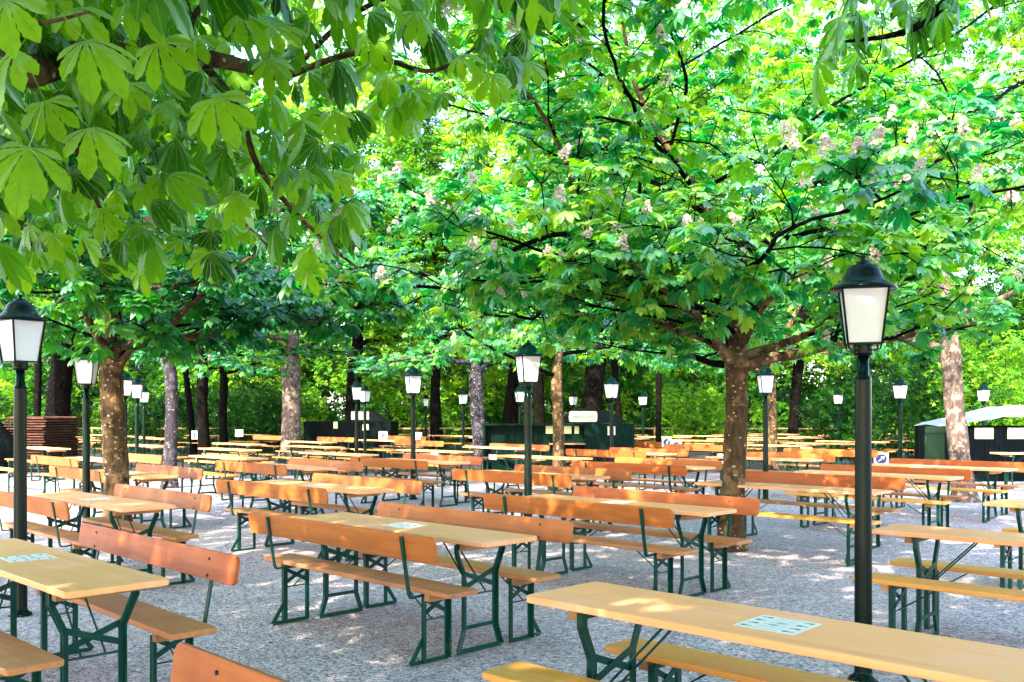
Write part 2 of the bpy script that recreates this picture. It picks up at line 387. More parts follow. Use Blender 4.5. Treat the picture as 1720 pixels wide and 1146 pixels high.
def make_bench(back, seatmat):
    t = empty('backrest_bench' if back else 'beer_bench')
    bm_obj('seat', board(2.2, .25, .03, .025, .004, cz=.465), seatmat, t)
    for s in (-1, 1):
        bm = bmesh.new(); box(bm, s*.82+s*.03, s*.82+s*.08, -.115, .115, .405, .4495); bm_obj('cross_batten', bm, M['raw'], t)
        bm_obj('leg_frame', bench_frame(s, back), M['green'], t)
    if back:
        bb = board(2.2, .158, .022, .04, .003)
        tilt = R(8)
        mat = Matrix.Translation((0, -.232, .755)) @ Matrix.Rotation(R(90)+tilt, 4, 'X')
        bmesh.ops.transform(bb, matrix=mat, verts=bb.verts)
        bo = bm_obj('backrest', bb, M['back'], t)
        for s in (-1, 1):
            bm = bmesh.new(); x = s*.80
            pts = [(x,0,.438),(x,-.185,.425),(x,-.198,.445),(x,-.262,.815)]
            for p, q in zip(pts, pts[1:]): bar(bm, p, q, .032, .009, (0,-1,.2) if q[2]-p[2] > .1 else (0,0,1))
            rod(bm, (x,-.262,.815),(x,-.2625,.818), .016, 8)
            bm_obj('back_bracket', bm, M['green'], t)
            for z in (.70,.79):
                bm = bmesh.new(); rod(bm, (x,-.222-(z-.755)*.14,z),(x,-.214-(z-.755)*.14,z), .008, 8); bm_obj('bolt_head', bm, M['ink'], t)
    return t
P_TABLE = make_table(); P_YB = make_bench(False, M['yseat']); P_OB = make_bench(False, M['oseat']); P_BB = make_bench(True, M['oseat'])
P_OB.name = 'beer_bench'
for p in (P_TABLE, P_YB, P_OB, P_BB): reg(p)
USED = set()
rj = random.Random(5)
def put(proto, u, v, label, cat, group, flip=False, jit=1.2, abspos=None, ang=None):
    if proto in USED: o = copy_tree(proto)
    else: o = proto; USED.add(proto)
    p = abspos if abspos else uv(u, v)
    o.location = (p[0], p[1], 0)
    o.rotation_euler = (0, 0, (ANG if ang is None else ang) + (math.pi if flip else 0) + R(rj.uniform(-jit, jit)))
    return tag(o, label, cat, group)
GT, GB, GP = 'long yellow beer tables', 'orange benches with backrests', 'backless beer benches'
# (row phrase, table uv, near (kind,u,v), far (kind,u,v)); kinds: B backrest, Y yellow plain, O orange plain
S = [
 ('first table in the nearest diagonal row', (-1.78,3.26), ('Y',-1.79,2.88), ('Y',-1.70,3.60), 'large yellow table at lower right with white sheet'),
 ('second table in the nearest diagonal row', (-1.72,6.73), ('Y',-1.71,6.28), ('Y',-1.80,7.12), 'yellow table right of the big front lamp post'),
 ('right edge table beyond the big lamp', (-1.85,9.42), ('Y',-1.85,8.98), ('Y',-1.85,9.85), 'yellow table cut by the right edge beyond the lamp'),
 ('big lower left table', (-5.50,1.84), ('O',-5.45,1.44), ('B',-5.56,2.27), 'big yellow table at lower left with white sheet'),
 ('front centre table', (-5.33,4.31), ('B',-5.36,3.93), ('B',-5.36,4.70), 'yellow table at front centre between two backrest benches'),
 ('table beside the spotted chestnut trunk', (-5.33,6.82), ('B',-5.35,6.40), ('B',-5.36,7.25), 'yellow table left of the spotted chestnut trunk'),
 ('long table between spotted trunk and big lamp', (-5.22,9.78), ('Y',-5.15,9.47), ('B',-5.53,10.9), 'yellow table reaching from spotted trunk behind big lamp'),
 ('table ending just right of the big lamp', (-5.47,12.70), ('Y',-5.45,12.28), ('B',-5.56,13.25), 'yellow table, its end just beyond the big lamp'),
 ('table before the pale trunk', (-5.56,15.26), ('Y',-5.50,14.72), ('B',-5.62,15.95), 'yellow table before the pale flaking trunk at right'),
 ('table beside the left edge lamp', (-9.10,3.60), ('B',-9.33,3.26), ('B',-9.14,3.99), 'yellow table just right of the left edge lamp post'),
 ('table behind the front centre one', (-9.12,6.10), ('B',-9.02,5.62), ('B',-9.19,6.56), 'yellow table directly behind the front centre table'),
 ('table just right of the centre lamp post', (-8.81,9.45), ('B',-8.66,8.98), ('B',-8.84,9.95), 'yellow table just right of the centre lamp post'),
 ('table behind the spotted trunk', (-9.05,12.40), ('B',-8.95,11.88), ('B',-9.35,13.05), 'yellow table whose end meets the spotted trunk'),
 ('table at the middle right lamp', (-9.02,15.95), None, ('B',-9.21,16.82), 'yellow table passing behind the middle right lamp post'),
 ('table behind the brown left trunk', (-13.0,5.55), ('B',-13.5,5.31), ('B',-13.25,6.02), 'yellow table half hidden by the brown left trunk'),
 ('table right of the grey spotted trunk', (-13.1,8.15), ('B',-13.2,7.80), ('B',-13.2,8.72), 'yellow table between grey spotted trunk and twin lamps'),
 ('table behind the slim centre-left lamp', (-12.9,10.75), ('B',-12.8,10.2), ('B',-13.2,11.3), 'yellow table before the slim lamp left of centre'),
 ('table at the foot of the slim brown trunk', (-12.4,13.45), ('Y',-12.5,12.95), None, 'yellow table passing the slim brown trunk at centre'),
 ('table before the green shed doors', (-12.5,16.35), ('B',-12.7,16.0), ('B',-12.6,16.95), 'yellow table before the green shed doors'),
 ('table behind the brown trunk at far left', (-17.65,7.0), ('B',-17.7,6.46), ('B',-17.8,7.55), 'yellow table left of the brown trunk in fourth row'),
 ('table above the grey trunk bench', (-16.8,9.15), ('Y',-16.8,8.7), ('Y',-16.8,9.6), 'yellow backless-bench table right of the grey spotted trunk'),
 ('table left of the slim lamp', (-16.6,11.6), ('Y',-16.6,11.15), ('Y',-16.6,12.05), 'yellow table left of the slim lamp, plain benches'),
 ('table right of the slim lamp', (-16.4,14.1), ('Y',-16.4,13.6), None, 'yellow table behind the slim lamp left of centre'),
 ('table at the leaning grey trunk', (-16.9,16.7), None, ('B',-16.87,17.17), 'yellow table crossing the leaning grey trunk'),
]
def bench(kind, u, v, far, label):
    if kind == 'B': return put(P_BB, u, v, label, 'bench', GB, flip=far)
    return put(P_YB if kind == 'Y' else P_OB, u, v, label, 'bench', GP)
TPOS = []
for ph, t, n, f, lab in S:
    tb = put(P_TABLE, *t, lab, 'table', GT); TPOS.append(tb.location.copy())
    for d, far in ((n, False), (f, True)):
        if d:
            nm = {'B':'orange backrest bench','Y':'yellow plain bench','O':'orange plain bench'}[d[0]]
            bench(d[0], d[1], d[2], far, f"{nm}, {'far' if far else 'near'} side of the {ph}")
put(P_BB, -1.83, 1.16, 'pale orange backrest bench cut by the bottom edge', 'bench', GB, flip=True)
put(P_YB, -21.4, 6.45, 'plain bench behind the left edge lamp post', 'bench', GP)
X1 = [((6.83,20.46),True,'orange backrest bench carrying the arrow placard'),
      ((-2.92,27.5),True,'backrest bench crossing the slim lamp left of centre, far row'),
      ((-4.0,33.6),True,'red-brown backrest bench with a face placard by left shed'),
      ((-9.14,34.4),True,'backrest bench at the foot of the thick pale trunk'),
      ((-6.25,32.0),True,'backrest bench before the black left shed'),
      ((3.3,26.5),True,'red-brown backrest bench right of the green shed doors'),
      ((4.6,23.6),True,'backrest bench right of the two blue placards')]
for p, far, lab in X1: put(P_BB, 0, 0, lab, 'bench', GB, flip=far, abspos=p)
put(P_TABLE, 0, 0, 'table standing before the canvas-roofed shed at right', 'table', GT, abspos=(11.55,20.2), ang=R(-3))
# far rows, filled on the lattice of the place
taken = [uv(*t).xy for _, t, _, _, _ in S] + [Vector(p) for p, _, _ in X1] + [uv(-21.4,6.45).xy]
SHEDS = [(-1.0,3.6,24.6,28.5), (-8.4,-4.2,34.6,38.6), (8.8,14,20.6,25.5), (-15.6,-12.4,24.5,30.5)]
TR_AVOID = [(-8,34),(-1.03,28.5),(-9.9,30),(-11.3,37),(7.5,27),(-11.9,36)]
nf = 0
for iu in range(0, 9):
    for iv in range(-4, 16):
        u0 = -9.2 - 3.85*iu + rj.uniform(-.2,.2); v0 = 3.9 + 2.62*iv + .9*(iu % 2)*.6 + rj.uniform(-.15,.15) + iu*.5
        p = uv(u0, v0)
        if p.y < 19 or p.y > 42 or abs(p.x/p.y) > .60: continue
        if any((p.xy-q).length < 2.2 for q in taken): continue
        if any(a-1 < p.x < b+1 and c-1 < p.y < d+.8 for a,b,c,d in SHEDS): continue
        if any((p.xy-Vector(q)).length < 1.1 for q in TR_AVOID): continue
        nf += 1
        put(P_TABLE, u0, v0, 'narrow beer table in the far rows before the hedge', 'table', 'far tables')
        for dv in (-.45,.45): put(P_YB if rj.random() < .7 else P_OB, u0+rj.uniform(-.1,.1), v0+dv, 'plain bench in the far rows before the hedge', 'bench', 'far plain benches')
print('far sets', nf)

# menu sheets on tables
def disc(bm, pts, z):
    bm.faces.new([bm.verts.new((x, y, z)) for x, y in pts])
def make_sheet():
    t = empty('menu_sheet')
    bm_obj('paper', board(.25, .25, .001, .008, .0002), M['paper'], t)
    for cx in (-.085,.085):
        for k in range(4):
            bm = bmesh.new(); y = -.09+k*.06; d = 1 if k % 2 else -1; pts = []
            for i in range(12):
                a = 2*math.pi*i/12; rr = .010
                x = cx + d*.010 + rr*1.3*math.cos(a); yy = y + rr*math.sin(a); pts.append((x, yy))
            disc(bm, pts, .0009)
            bar(bm, (cx+d*.0,y,.0007),(cx-d*.022,y,.0007), .006, .0005); bm_obj('bottle_icon', bm, M['ink'], t)
    bm = bmesh.new()
    for q in (-.022,.022):
        disc(bm, [(q*.3+.022*math.cos(2*math.pi*i/14), q+.013*math.sin(2*math.pi*i/14)) for i in range(14)], .0009)
    for k in range(6): bar(bm, (-.05,-.105+k*.042,.0008),(.05,-.105+k*.042,.0008), .0035, .0003)
    bm_obj('grey_print', bm, M['grey'], t)
    return t
P_SH = make_sheet(); reg(P_SH)
for i, lab in ((0,'white menu sheet on the large lower right table'),(1,'white sheet on the table right of the big lamp'),(3,'white menu sheet on the big lower left table'),
               (4,'white menu sheet on the front centre table'),(5,'white sheet on the table by the spotted trunk'),(9,'white sheet on the table by the left edge lamp'),
               (10,'white sheet on the table behind the front centre one'),(14,'white sheet on the table behind the brown trunk'),(8,'white sheet on the table before the pale trunk')):
    o = P_SH if i == 0 else copy_tree(P_SH)
    off = U*(-.12 if i == 3 else 0) + U*(.1 if i in (1,) else 0)
    o.location = TPOS[i] + Vector((off.x, off.y, .7722)); o.rotation_euler = (0,0,ANG+R(rj.uniform(-4,4)))
    tag(o, lab, 'menu sheet', 'white sheets on the tables')

# placards on far benches (camera-facing upright cards)
def placard(loc, w_, h_, rz, label, art=None):
    t = empty('placard', loc, rz)
    bm = bmesh.new(); box(bm, -w_/2, w_/2, -.004, .004, 0, h_); bm_obj('card', bm, M['paper'], t)
    if art:
        for kind, mat, pts in art:
            bm = bmesh.new()
            vs = [bm.verts.new((x*w_/2, -.0055 if kind == 'base' else -.0075, h_/2+z*h_/2)) for x, z in pts]; bm.faces.new(vs)
            bm_obj('print' if kind == 'base' else 'symbol', bm, mat, t)
    return tag(t, label, 'placard')
def circ(r, a0=0, a1=360, n=20, cx=0, cz=0): return [(cx+r*math.cos(R(a0+(a1-a0)*i/n)), cz+r*math.sin(R(a0+(a1-a0)*i/n))) for i in range(n if a1-a0 >= 360 else n+1)]
arrow = [(-.40,-.32),(.12,.20),(-.02,.34),(.42,.42),(.34,-.02),(.20,.12),(-.32,-.40)]
placard((7.98,20.2,.50), .30, .27, R(-10), 'white placard with dark round arrow sign right of the big lamp', [('base', M['navy'], circ(.78)), ('sym', M['paper'], [(-.42,-.30),(-.30,-.42),(.22,.10),(.10,.22)]), ('sym', M['paper'], [(.45,.45),(-.12,.38),(.38,-.12)])])
placard((6.78,21.55,.62), .28, .22, R(-5), 'white placard with pink half circle behind the table', [('base', M['magenta'], circ(.72,0,180,cz=-.2)), ('sym', M['magenta'], [(-.6,-.5),(.6,-.5),(.6,-.35),(-.6,-.35)])])
placard((4.22,25.5,.72), .26, .25, R(5), 'white placard with blue disc, left of the pair', [('base', M['navy'], circ(.75)), ('sym', M['paper'], [(-.1,-.6),(.1,-.6),(.25,0),(.5,.3),(.3,.45),(-.1,.1)])])
placard((4.32,24.6,.66), .28, .25, R(-5), 'white placard with blue disc, right of the pair', [('base', M['navy'], circ(.75)), ('sym', M['paper'], [(-.4,.1),(0,-.25),(.4,.3),(.3,.42),(0,0),(-.3,.25)])])
placard((-4.55,33.0,.72), .30, .30, 0, 'white placard with violet face mark beside left shed', [('base', M['magenta'], circ(.5)), ('sym', M['navy'], [(-.35,.1),(.35,.1),(.2,.25),(-.2,.25)])])
placard((-3.35,33.2,.72), .30, .26, 0, 'blank white placard left of the slim trunk row')
placard((-2.2,26.45,.42), .28, .16, R(-44), 'white card hanging below a far backrest by slim lamp')
placard((-.50,24.4,.42), .30, .14, R(-44), 'white card under the backrest before the green shed')
placard((5.0,22.2,.44), .28, .22, R(-44), 'white card at the bench end left of spotted trunk')
placard((-10.1,34.6,.80), .28, .26, 0, 'white placard with dark ring left of thick trunk', [('base', M['ink'], circ(.6)), ('sym', M['paper'], circ(.35))])
placard((-11.0,32.5,.75), .28, .30, 0, 'white placard with black digits beside grey trunk', [('base', M['ink'], [(-.4,-.5),(0,-.5),(0,.5),(-.4,.5)])])

# ------------------------------------------------------------------ lamps
def make_lamp():
    t = empty('street_lamp')
    bm = bmesh.new(); lathe(bm, [(.0,0),(.085,0),(.085,.02),(.055,.04),(.051,.06),(.046,1.78),(.046,1.80),(.038,1.805),(.033,1.815),(.032,1.93),(.0,1.93)], 20); bm_obj('pole', bm, M['pole'], t, True)
    bm = bmesh.new(); lathe(bm, [(0,1.925),(.052,1.925),(.056,1.94),(.056,1.985),(.0,1.985)], 20)
    box(bm, -.095,.095,-.095,.095,1.985,1.9975)
    zt, zb = 2.312, 1.99
    for k in range(4):
        a = R(45+90*k); c, s = math.cos(a), math.sin(a)
        hb, ht = .131, .180
        bar(bm, (c*hb,s*hb,zb),(c*ht,s*ht,zt), .012, .012)
        # hooked foot of each bar
        bar(bm, (c*hb,s*hb,zb),(c*(hb-.012),s*(hb-.012),zb-.03), .008, .008); bar(bm, (c*(hb-.012),s*(hb-.012),zb-.03),(c*.055,s*.055,1.955), .008, .008)
    bm_obj('lantern_frame', bm, M['pole'], t)
    bm = bmesh.new(); A, B = [], []
    for k in range(4):
        a = R(45+90*k); c, s = math.cos(a), math.sin(a)
        A.append(bm.verts.new((c*.124,s*.124,2.0))); B.append(bm.verts.new((c*.173,s*.173,2.309)))
    for k in range(4): bm.faces.new((A[k],A[(k+1)%4],B[(k+1)%4],B[k]))
    bm.faces.new(A[::-1]); bm.faces.new(B)
    bm_obj('glass_panes', bm, M['milk'], t)
    bm = bmesh.new()
    lathe(bm, [(.0,2.314),(.186,2.312),(.191,2.318),(.189,2.328),(.165,2.342),(.135,2.362),(.112,2.392),(.10,2.425),(.082,2.452),(.05,2.468),(.042,2.474),(.040,2.482),(.018,2.488),(.012,2.498),(.019,2.506),(.012,2.518),(.0,2.521)], 28)
    bm_obj('roof', bm, M['pole'], t, True)
    return t
P_L = make_lamp(); reg(P_L)
LAMPS = [(1450,576.5,-15,'largest lamp post, in front at the right'),(34,606.5,-33,'large lamp post at the left edge'),(145,644.5,8,'lamp left of the brown trunk, second in size there'),
 (1286,659.5,3,'lamp post just right of the spotted chestnut trunk'),(887,641,20,'centre lamp post standing left of the slim brown trunk'),
 (694,660,25,'lamp between left shed and leaning grey trunk'),(599,671,10,'nearer of two overlapping lamps before left shed'),(613,674.5,55,'farther of two overlapping lamps before left shed'),
 (210,664,30,'lamp touching the right side of the brown trunk'),(230,668.5,15,'middle of three lamps right of the brown trunk'),(242,675.5,35,'smallest of three lamps right of the brown trunk'),
 (715,682,12,'tiny far lamp right of the slim lamp'),(778,678,30,'far lamp left of the leaning grey trunk'),(873,675,15,'far lamp half behind the centre lamp'),
 (963,680,44,'far lamp just left above the cream sign'),(1027,668,42,'lamp in front of the green shed doors'),(1080,680,40,'far lamp right of the green shed'),
 (1408,678,38,'far lamp left of the big front lamp'),(1512,669,30,'lamp between big lamp and pale trunk'),(1652,673.5,28,'lamp right of the pale flaking trunk')]
for i, (px, py, rz, lab) in enumerate(LAMPS):
    o = P_L if i == 0 else copy_tree(P_L)
    Y = .43*1570/(698.5-py); o.location = ((px-860)*Y/1570, Y, 0); o.rotation_euler = (0,0,R(rz))
    tag(o, lab, 'street lamp', 'green lamp posts with white lanterns')

# ------------------------------------------------------------------ sheds
def shed_a():
    t = empty('green_shed', (0,25.2,0))
    bm = bmesh.new(); box(bm, -.74,1.95,.25,.30,0,1.30); box(bm, -.78,-.72,-.02,2,0,1.35); box(bm, -.72,3.2,1.95,2.0,0,1.34); box(bm, 3.24,3.30,.04,2.0,0,1.345); bm_obj('wall', bm, M['gboards'], t)
    bm = bmesh.new(); box(bm, -.80,1.93,-.05,.32,1.302,1.352); bm_obj('top_rail', bm, M['gboards'], t)
    for x0, x1 in ((1.95,2.655),(2.665,3.30)):
        bm = bmesh.new(); box(bm, x0, x1, -.02,.02,.02,1.355); bm_obj('door', bm, M['gboards'], t)
    for x in (2.60,2.76):
        bm = bmesh.new(); box(bm, x-.02,x+.02,-.032,-.022,1.05,1.28); bm_obj('door_strip', bm, M['cream'], t)
    for x0, x1 in ((.92,1.62),(1.70,1.82)):
        bm = bmesh.new(); box(bm, x0,x1,.235,.247,1.08,1.29); bm_obj('notice', bm, M['note'], t)
    bm = bmesh.new()
    pr = [(1.25,1.36),(1.55,1.60),(1.85,1.76),(2.25,1.76),(2.6,1.68),(3.0,1.52),(3.15,1.36)]
    F = [bm.verts.new((x,.5,z)) for x, z in pr]; Bk = [bm.verts.new((x,1.9,z)) for x, z in pr]
    bm.faces.new(F); bm.faces.new(Bk[::-1])
    for i in range(len(pr)): bm.faces.new((F[i],F[(i+1)%len(pr)],Bk[(i+1)%len(pr)],Bk[i]))
    bm_obj('rounded_roof', bm, M['roof'], t)
    bm = bmesh.new(); pts = [(1.57,1.42),(1.62,1.40),(2.28,1.40),(2.33,1.42),(2.345,1.54),(2.33,1.67),(2.28,1.695),(1.62,1.695),(1.57,1.67),(1.555,1.54)]
    F = [bm.verts.new((x,.44,z)) for x, z in pts]; Bk = [bm.verts.new((x,.47,z)) for x, z in pts]; bm.faces.new(F); bm.faces.new(Bk[::-1])
    for i in range(len(pts)): bm.faces.new((F[i],F[(i+1)%len(pts)],Bk[(i+1)%len(pts)],Bk[i]))
    sg = bm_obj('sign_board', bm, M['cream'], t)
    bm = bmesh.new(); rr = random.Random(4)
    x = 1.68
    while x < 2.22:                         # faded script strokes, not readable at this distance
        z = 1.545+rr.uniform(-.02,.02); bar(bm, (x,.432,z-.025),(x+.02,.432,z+.03), .010, .006, (0,1,0)); bar(bm, (x+.02,.432,z+.03),(x+.035,.432,z-.02), .008, .006, (0,1,0)); x += rr.uniform(.04,.055)
    bm_obj('lettering', bm, M['grey'], sg)
    bm = bmesh.new(); box(bm, 1.0,1.95,-.35,.2,.80,.83); bm_obj('shelf', bm, M['raw'], t)
    tag(t, 'dark green low shed with cream sign and double doors at centre', 'shed')
def shed_b():
    t = empty('green_shed', (0,35.2,0))
    bm = bmesh.new(); box(bm, -7.85,-6.45,0,.06,0,1.36); box(bm, -6.44,-4.52,-.3,2,0,1.352); bm_obj('wall', bm, M['dark'], t)
    bm = bmesh.new(); pr = [(-6.1,1.355),(-6.05,1.76),(-5.35,1.76),(-4.9,1.40),(-4.85,1.355)]
    F = [bm.verts.new((x,.0,z)) for x, z in pr]; Bk = [bm.verts.new((x,1.7,z)) for x, z in pr]; bm.faces.new(F); bm.faces.new(Bk[::-1])
    for i in range(len(pr)): bm.faces.new((F[i],F[(i+1)%len(pr)],Bk[(i+1)%len(pr)],Bk[i]))
    bm_obj('rounded_roof', bm, M['roof'], t)
    bm = bmesh.new(); box(bm, -6.05,-5.38,-.05,-.02,1.42,1.73); bm_obj('sign_board', bm, M['cream'], t)
    bm = bmesh.new(); box(bm, -5.58,-5.35,-.33,-.31,1.03,1.26); bm_obj('notice', bm, M['note'], t)
    bm = bmesh.new(); box(bm, -6.72,-6.56,-.03,-.005,1.08,1.34); bm_obj('notice', bm, M['note'], t)
    tag(t, 'black-green low shed with small yellow notices, left of centre', 'shed')
def shed_c():
    t = empty('green_shed', (0,21.3,0))
    bm = bmesh.new(); box(bm, 9.22,9.36,-.1,.1,0,1.345); box(bm, 10.2,14.0,.9,1.0,0,1.30); bm_obj('wall', bm, M['dark'], t)
    bm = bmesh.new()
    bar(bm, (9.36,.0,.62),(10.25,.9,.62), .05, 1.1); bm_obj('side_wall', bm, M['oboards'], t)
    bm = bmesh.new(); bar(bm, (9.36,-.03,1.25),(10.28,.87,1.25), .08, .15); bar(bm, (9.36,-.03,.14),(10.28,.87,.14), .08, .14); box(bm, 9.362,9.42,-.05,.04,.02,1.33); bm_obj('side_frame', bm, M['oboards'], t)
    bm = bmesh.new(); N = 14
    def h(x, y):
        a = max(0, min(1, (x-10.4)/2.0)); s = .5*(math.sin(a*math.pi*.5)); return 1.33 + s*(1-.5*abs(y-2)/1.2) + .02*math.sin(9*x+4*y)
    g = [[bm.verts.new((10.4+i*.25, .86+j*.16, h(10.4+i*.25, .86+j*.16)*(1 if j else .985))) for i in range(N)] for j in range(14)]
    for j in range(13):
        for i in range(N-1): bm.faces.new((g[j][i],g[j][i+1],g[j+1][i+1],g[j+1][i]))
    for i in range(N-1):
        a = bm.verts.new(g[0][i].co*1); a.co.z = 1.12; b_ = bm.verts.new(g[0][i+1].co*1); b_.co.z = 1.12
    box(bm, 10.4,13.7,.83,.87,1.29,1.335)
    bmesh.ops.solidify(bm, geom=bm.faces[:], thickness=.01)
    bm_obj('canvas_roof', bm, M['canvas'], t, True)
    for x0, x1 in ((10.98,11.42),(11.76,12.4)):
        bm = bmesh.new(); box(bm, x0,x1,.87,.895,1.02,1.285); n_ = bm_obj('notice', bm, M['note'], t)
        bm = bmesh.new()
        for k in range(4): box(bm, x0+.12,x1-.12,.864,.868,1.10+k*.04,1.106+k*.04)
        box(bm, x0+.06,x0+.08,.862,.868,1.05,1.09)
        bm_obj('lettering', bm, M['grey'], n_)
    tag(t, 'dark shed with pale canvas roof and olive side at right', 'shed')
shed_a(); shed_b(); shed_c()

# stack of folded tables and tarp heap
P_F = empty('folded_table'); bm_obj('tabletop', board(1.25, 2.0, .03, .03, .003, cz=.015), M['dwood'], P_F)
for s in (-.8,.8): bm = bmesh.new(); bar(bm, (-.5,s,.052),(.5,s,.052), .05, .035); bm_obj('cross_batten', bm, M['dwood'], P_F)
bm = bmesh.new(); bar(bm, (-.4,-.7,.045),(-.4,.7,.045), .03, .01); bar(bm, (.4,-.7,.045),(.4,.7,.045), .03, .01); bm_obj('leg_frame', bm, M['green'], P_F)
reg(P_F)
for k in range(21):
    o = P_F if k == 0 else copy_tree(P_F)
    o.location = (-13.5+rj.uniform(-.03,.03), 27+rj.uniform(-.05,.05), .03+k*.0725); o.rotation_euler = (0,0,R(rj.uniform(-1.5,1.5)-6))
    tag(o, 'folded brown table lying in the tall stack behind the left lamp', 'folded table', 'stacked folded tables')
t = empty('covered_heap', (-14.9,26.0,0))
bm = bmesh.new(); rings = []
for j in range(12):
    z = 1.85*(j/11); rr = 1.15*(1-(j/11)**2.2)*.9+.12; ring = []
    for i in range(36):
        a = 2*math.pi*i/36; k = 1+.07*math.sin(7*a+j*.3)+.05*math.sin(13*a+1)+.06*mn.noise(Vector((math.cos(a)*2,math.sin(a)*2,z)))
        ring.append(bm.verts.new((rr*k*math.cos(a), rr*k*math.sin(a), z)))
    rings.append(ring)
for A, B in zip(rings, rings[1:]):
    for i in range(36): bm.faces.new((A[i],A[(i+1)%36],B[(i+1)%36],B[i]))
bm.faces.new(rings[-1]); bm_obj('tarpaulin', bm, M['tarp'], t, True)
bm = bmesh.new()
for a, h in ((.2,1.9),(.5,1.75),(.75,1.8)): rod(bm, (.35+a*.3,-.65,1.15),(.55+a*.3,-.35,h), .018)
bm_obj('sticks', bm, M['canvas'], t)
tag(t, 'dark tarpaulin heap with pale sticks at the left edge', 'covered heap')

# low rail fence before the wood
t = empty('rail_fence', (0,43.2,0))
for k in range(17):
    x = -22+k*2.6; bm = bmesh.new(); rod(bm, (x,0,0),(x,0,1.05), .05, 8); bm_obj('post', bm, M['raw'], t)
for z in (.55,.98):
    bm = bmesh.new(); 
    for k in range(16): rod(bm, (-22+k*2.6,-.06,z+rj.uniform(-.02,.02)),(-22+(k+1)*2.6,-.06,z+rj.uniform(-.02,.02)), .035, 6)
    bm_obj('rail', bm, M['raw'], t)
tag(t, 'low round-rail wooden fence in front of the wood', 'fence')

# ------------------------------------------------------------------ leaves
def leaf_template(rows, halfw, fold, k0, k1, nl=7, near=False, seed=0):
    rg = random.Random(seed); V, F4, F3, LC = [], [], [], []
    angs = {7: [0,33,-33,68,-68,106,-106], 5: [0,36,-36,76,-76]}[nl]
    lens = {7: [1,.95,.95,.8,.8,.55,.55], 5: [1,.92,.92,.7,.7]}[nl]
    for a, L in zip(angs, lens):
        a = R(a*(.95 if near else 1)+rg.uniform(-7,7)); L *= rg.uniform(.85,1.08); kk = rg.uniform(.8,1.3); ca, sa = math.cos(a), math.sin(a)
        cols_ = (-1,-.5,0,.5,1) if near else (-1,0,1)
        b0 = len(V)
        prev = None
        for r_i, (t, wd) in enumerate(zip(rows, halfw)):
            r = t*L; z = -(k0*r+k1*kk*r*r)
            # bend: shorten horizontal reach as it droops
            rr = r*math.cos(math.atan(k0+k1*r)*.75)
            if wd == 0:
                idx = [len(V)]; V.append((rr*ca, rr*sa, z)); LC.append((t, 0, 0))
            else:
                idx = []
                for c in cols_:
                    ww = wd*L*c
                    if near and abs(c) == 1: ww *= 1+.085*(1 if r_i % 2 else -1)
                    zz = z + abs(ww)*fold - (abs(ww)**2*1.1 if near else 0)
                    x, y = rr*ca-ww*sa, rr*sa+ww*ca
                    idx.append(len(V)); V.append((x, y, zz)); LC.append((t, ww, 0))
            if prev:
                if len(prev) == 1 and len(idx) > 1:
                    for i in range(len(idx)-1): F3.append((prev[0], idx[i+1], idx[i]))
                elif len(idx) == 1:
                    for i in range(len(prev)-1): F3.append((prev[i], prev[i+1], idx[0]))
                else:
                    for i in range(len(idx)-1): F4.append((prev[i], prev[i+1], idx[i+1], idx[i]))
            prev = idx
    # petiole
    n0 = len(V); e = .011 if near else .016
    Lp = .75
    for q, zz in ((0,0),(-Lp*.5,.10),(-Lp,.30)):
        for s in range(3):
            a = 2*math.pi*s/3; V.append((q, e*math.cos(a), zz+e*math.sin(a))); LC.append((0,.5,0))
    for k in range(2):
        for s in range(3): F4.append((n0+3*k+s, n0+3*k+(s+1)%3, n0+3*k+3+(s+1)%3, n0+3*k+3+s))
    return np.array(V), np.array(F4).reshape(-1,4), np.array(F3).reshape(-1,3), np.array(LC)
nr = [0,.10,.2,.3,.4,.5,.6,.68,.76,.83,.9,.95,1]; nw = [.012,.028,.052,.08,.108,.135,.160,.178,.185,.17,.13,.075,0]
T_NEAR = [leaf_template(nr, nw, .30, .12, .45, 7, True, 1), leaf_template(nr, nw, .28, .45, .6, 7, True, 2), leaf_template(nr, nw, .35, .3, .9, 7, True, 3), leaf_template(nr, nw, .35, .1, .4, 5, True, 4), leaf_template(nr, nw, .4, .7, .8, 7, True, 5)]
mr_, mw_ = [0,.42,.76,1], [.02,.15,.215,0]
T_MID = [leaf_template(mr_, mw_, .25, k0, k1, n, False, s) for k0, k1, n, s in ((.1,.35,5,1),(.25,.4,7,2),(.55,.45,5,3),(.0,.25,7,4),(.3,.2,7,5))]
def far_template(seed):
    rg = random.Random(seed); V, F = [], []
    for a in (0,50,-50,115,-115):
        a = R(a+rg.uniform(-14,14)); L = rg.uniform(.75,1.05); ca, sa = math.cos(a), math.sin(a); z = -rg.uniform(.2,.6)*L
        n = len(V); w_ = .19*L
        V += [(0,0,0),(.65*L*ca-w_*sa,.65*L*sa+w_*ca,z*.5+.05),(L*ca,L*sa,z),(.65*L*ca+w_*sa,.65*L*sa-w_*ca,z*.5+.05)]; F.append((n,n+3,n+2,n+1))
    V = np.array(V); return V, np.array(F), np.zeros((0,3), int), np.zeros_like(V)
T_FAR = [far_template(s) for s in range(4)]
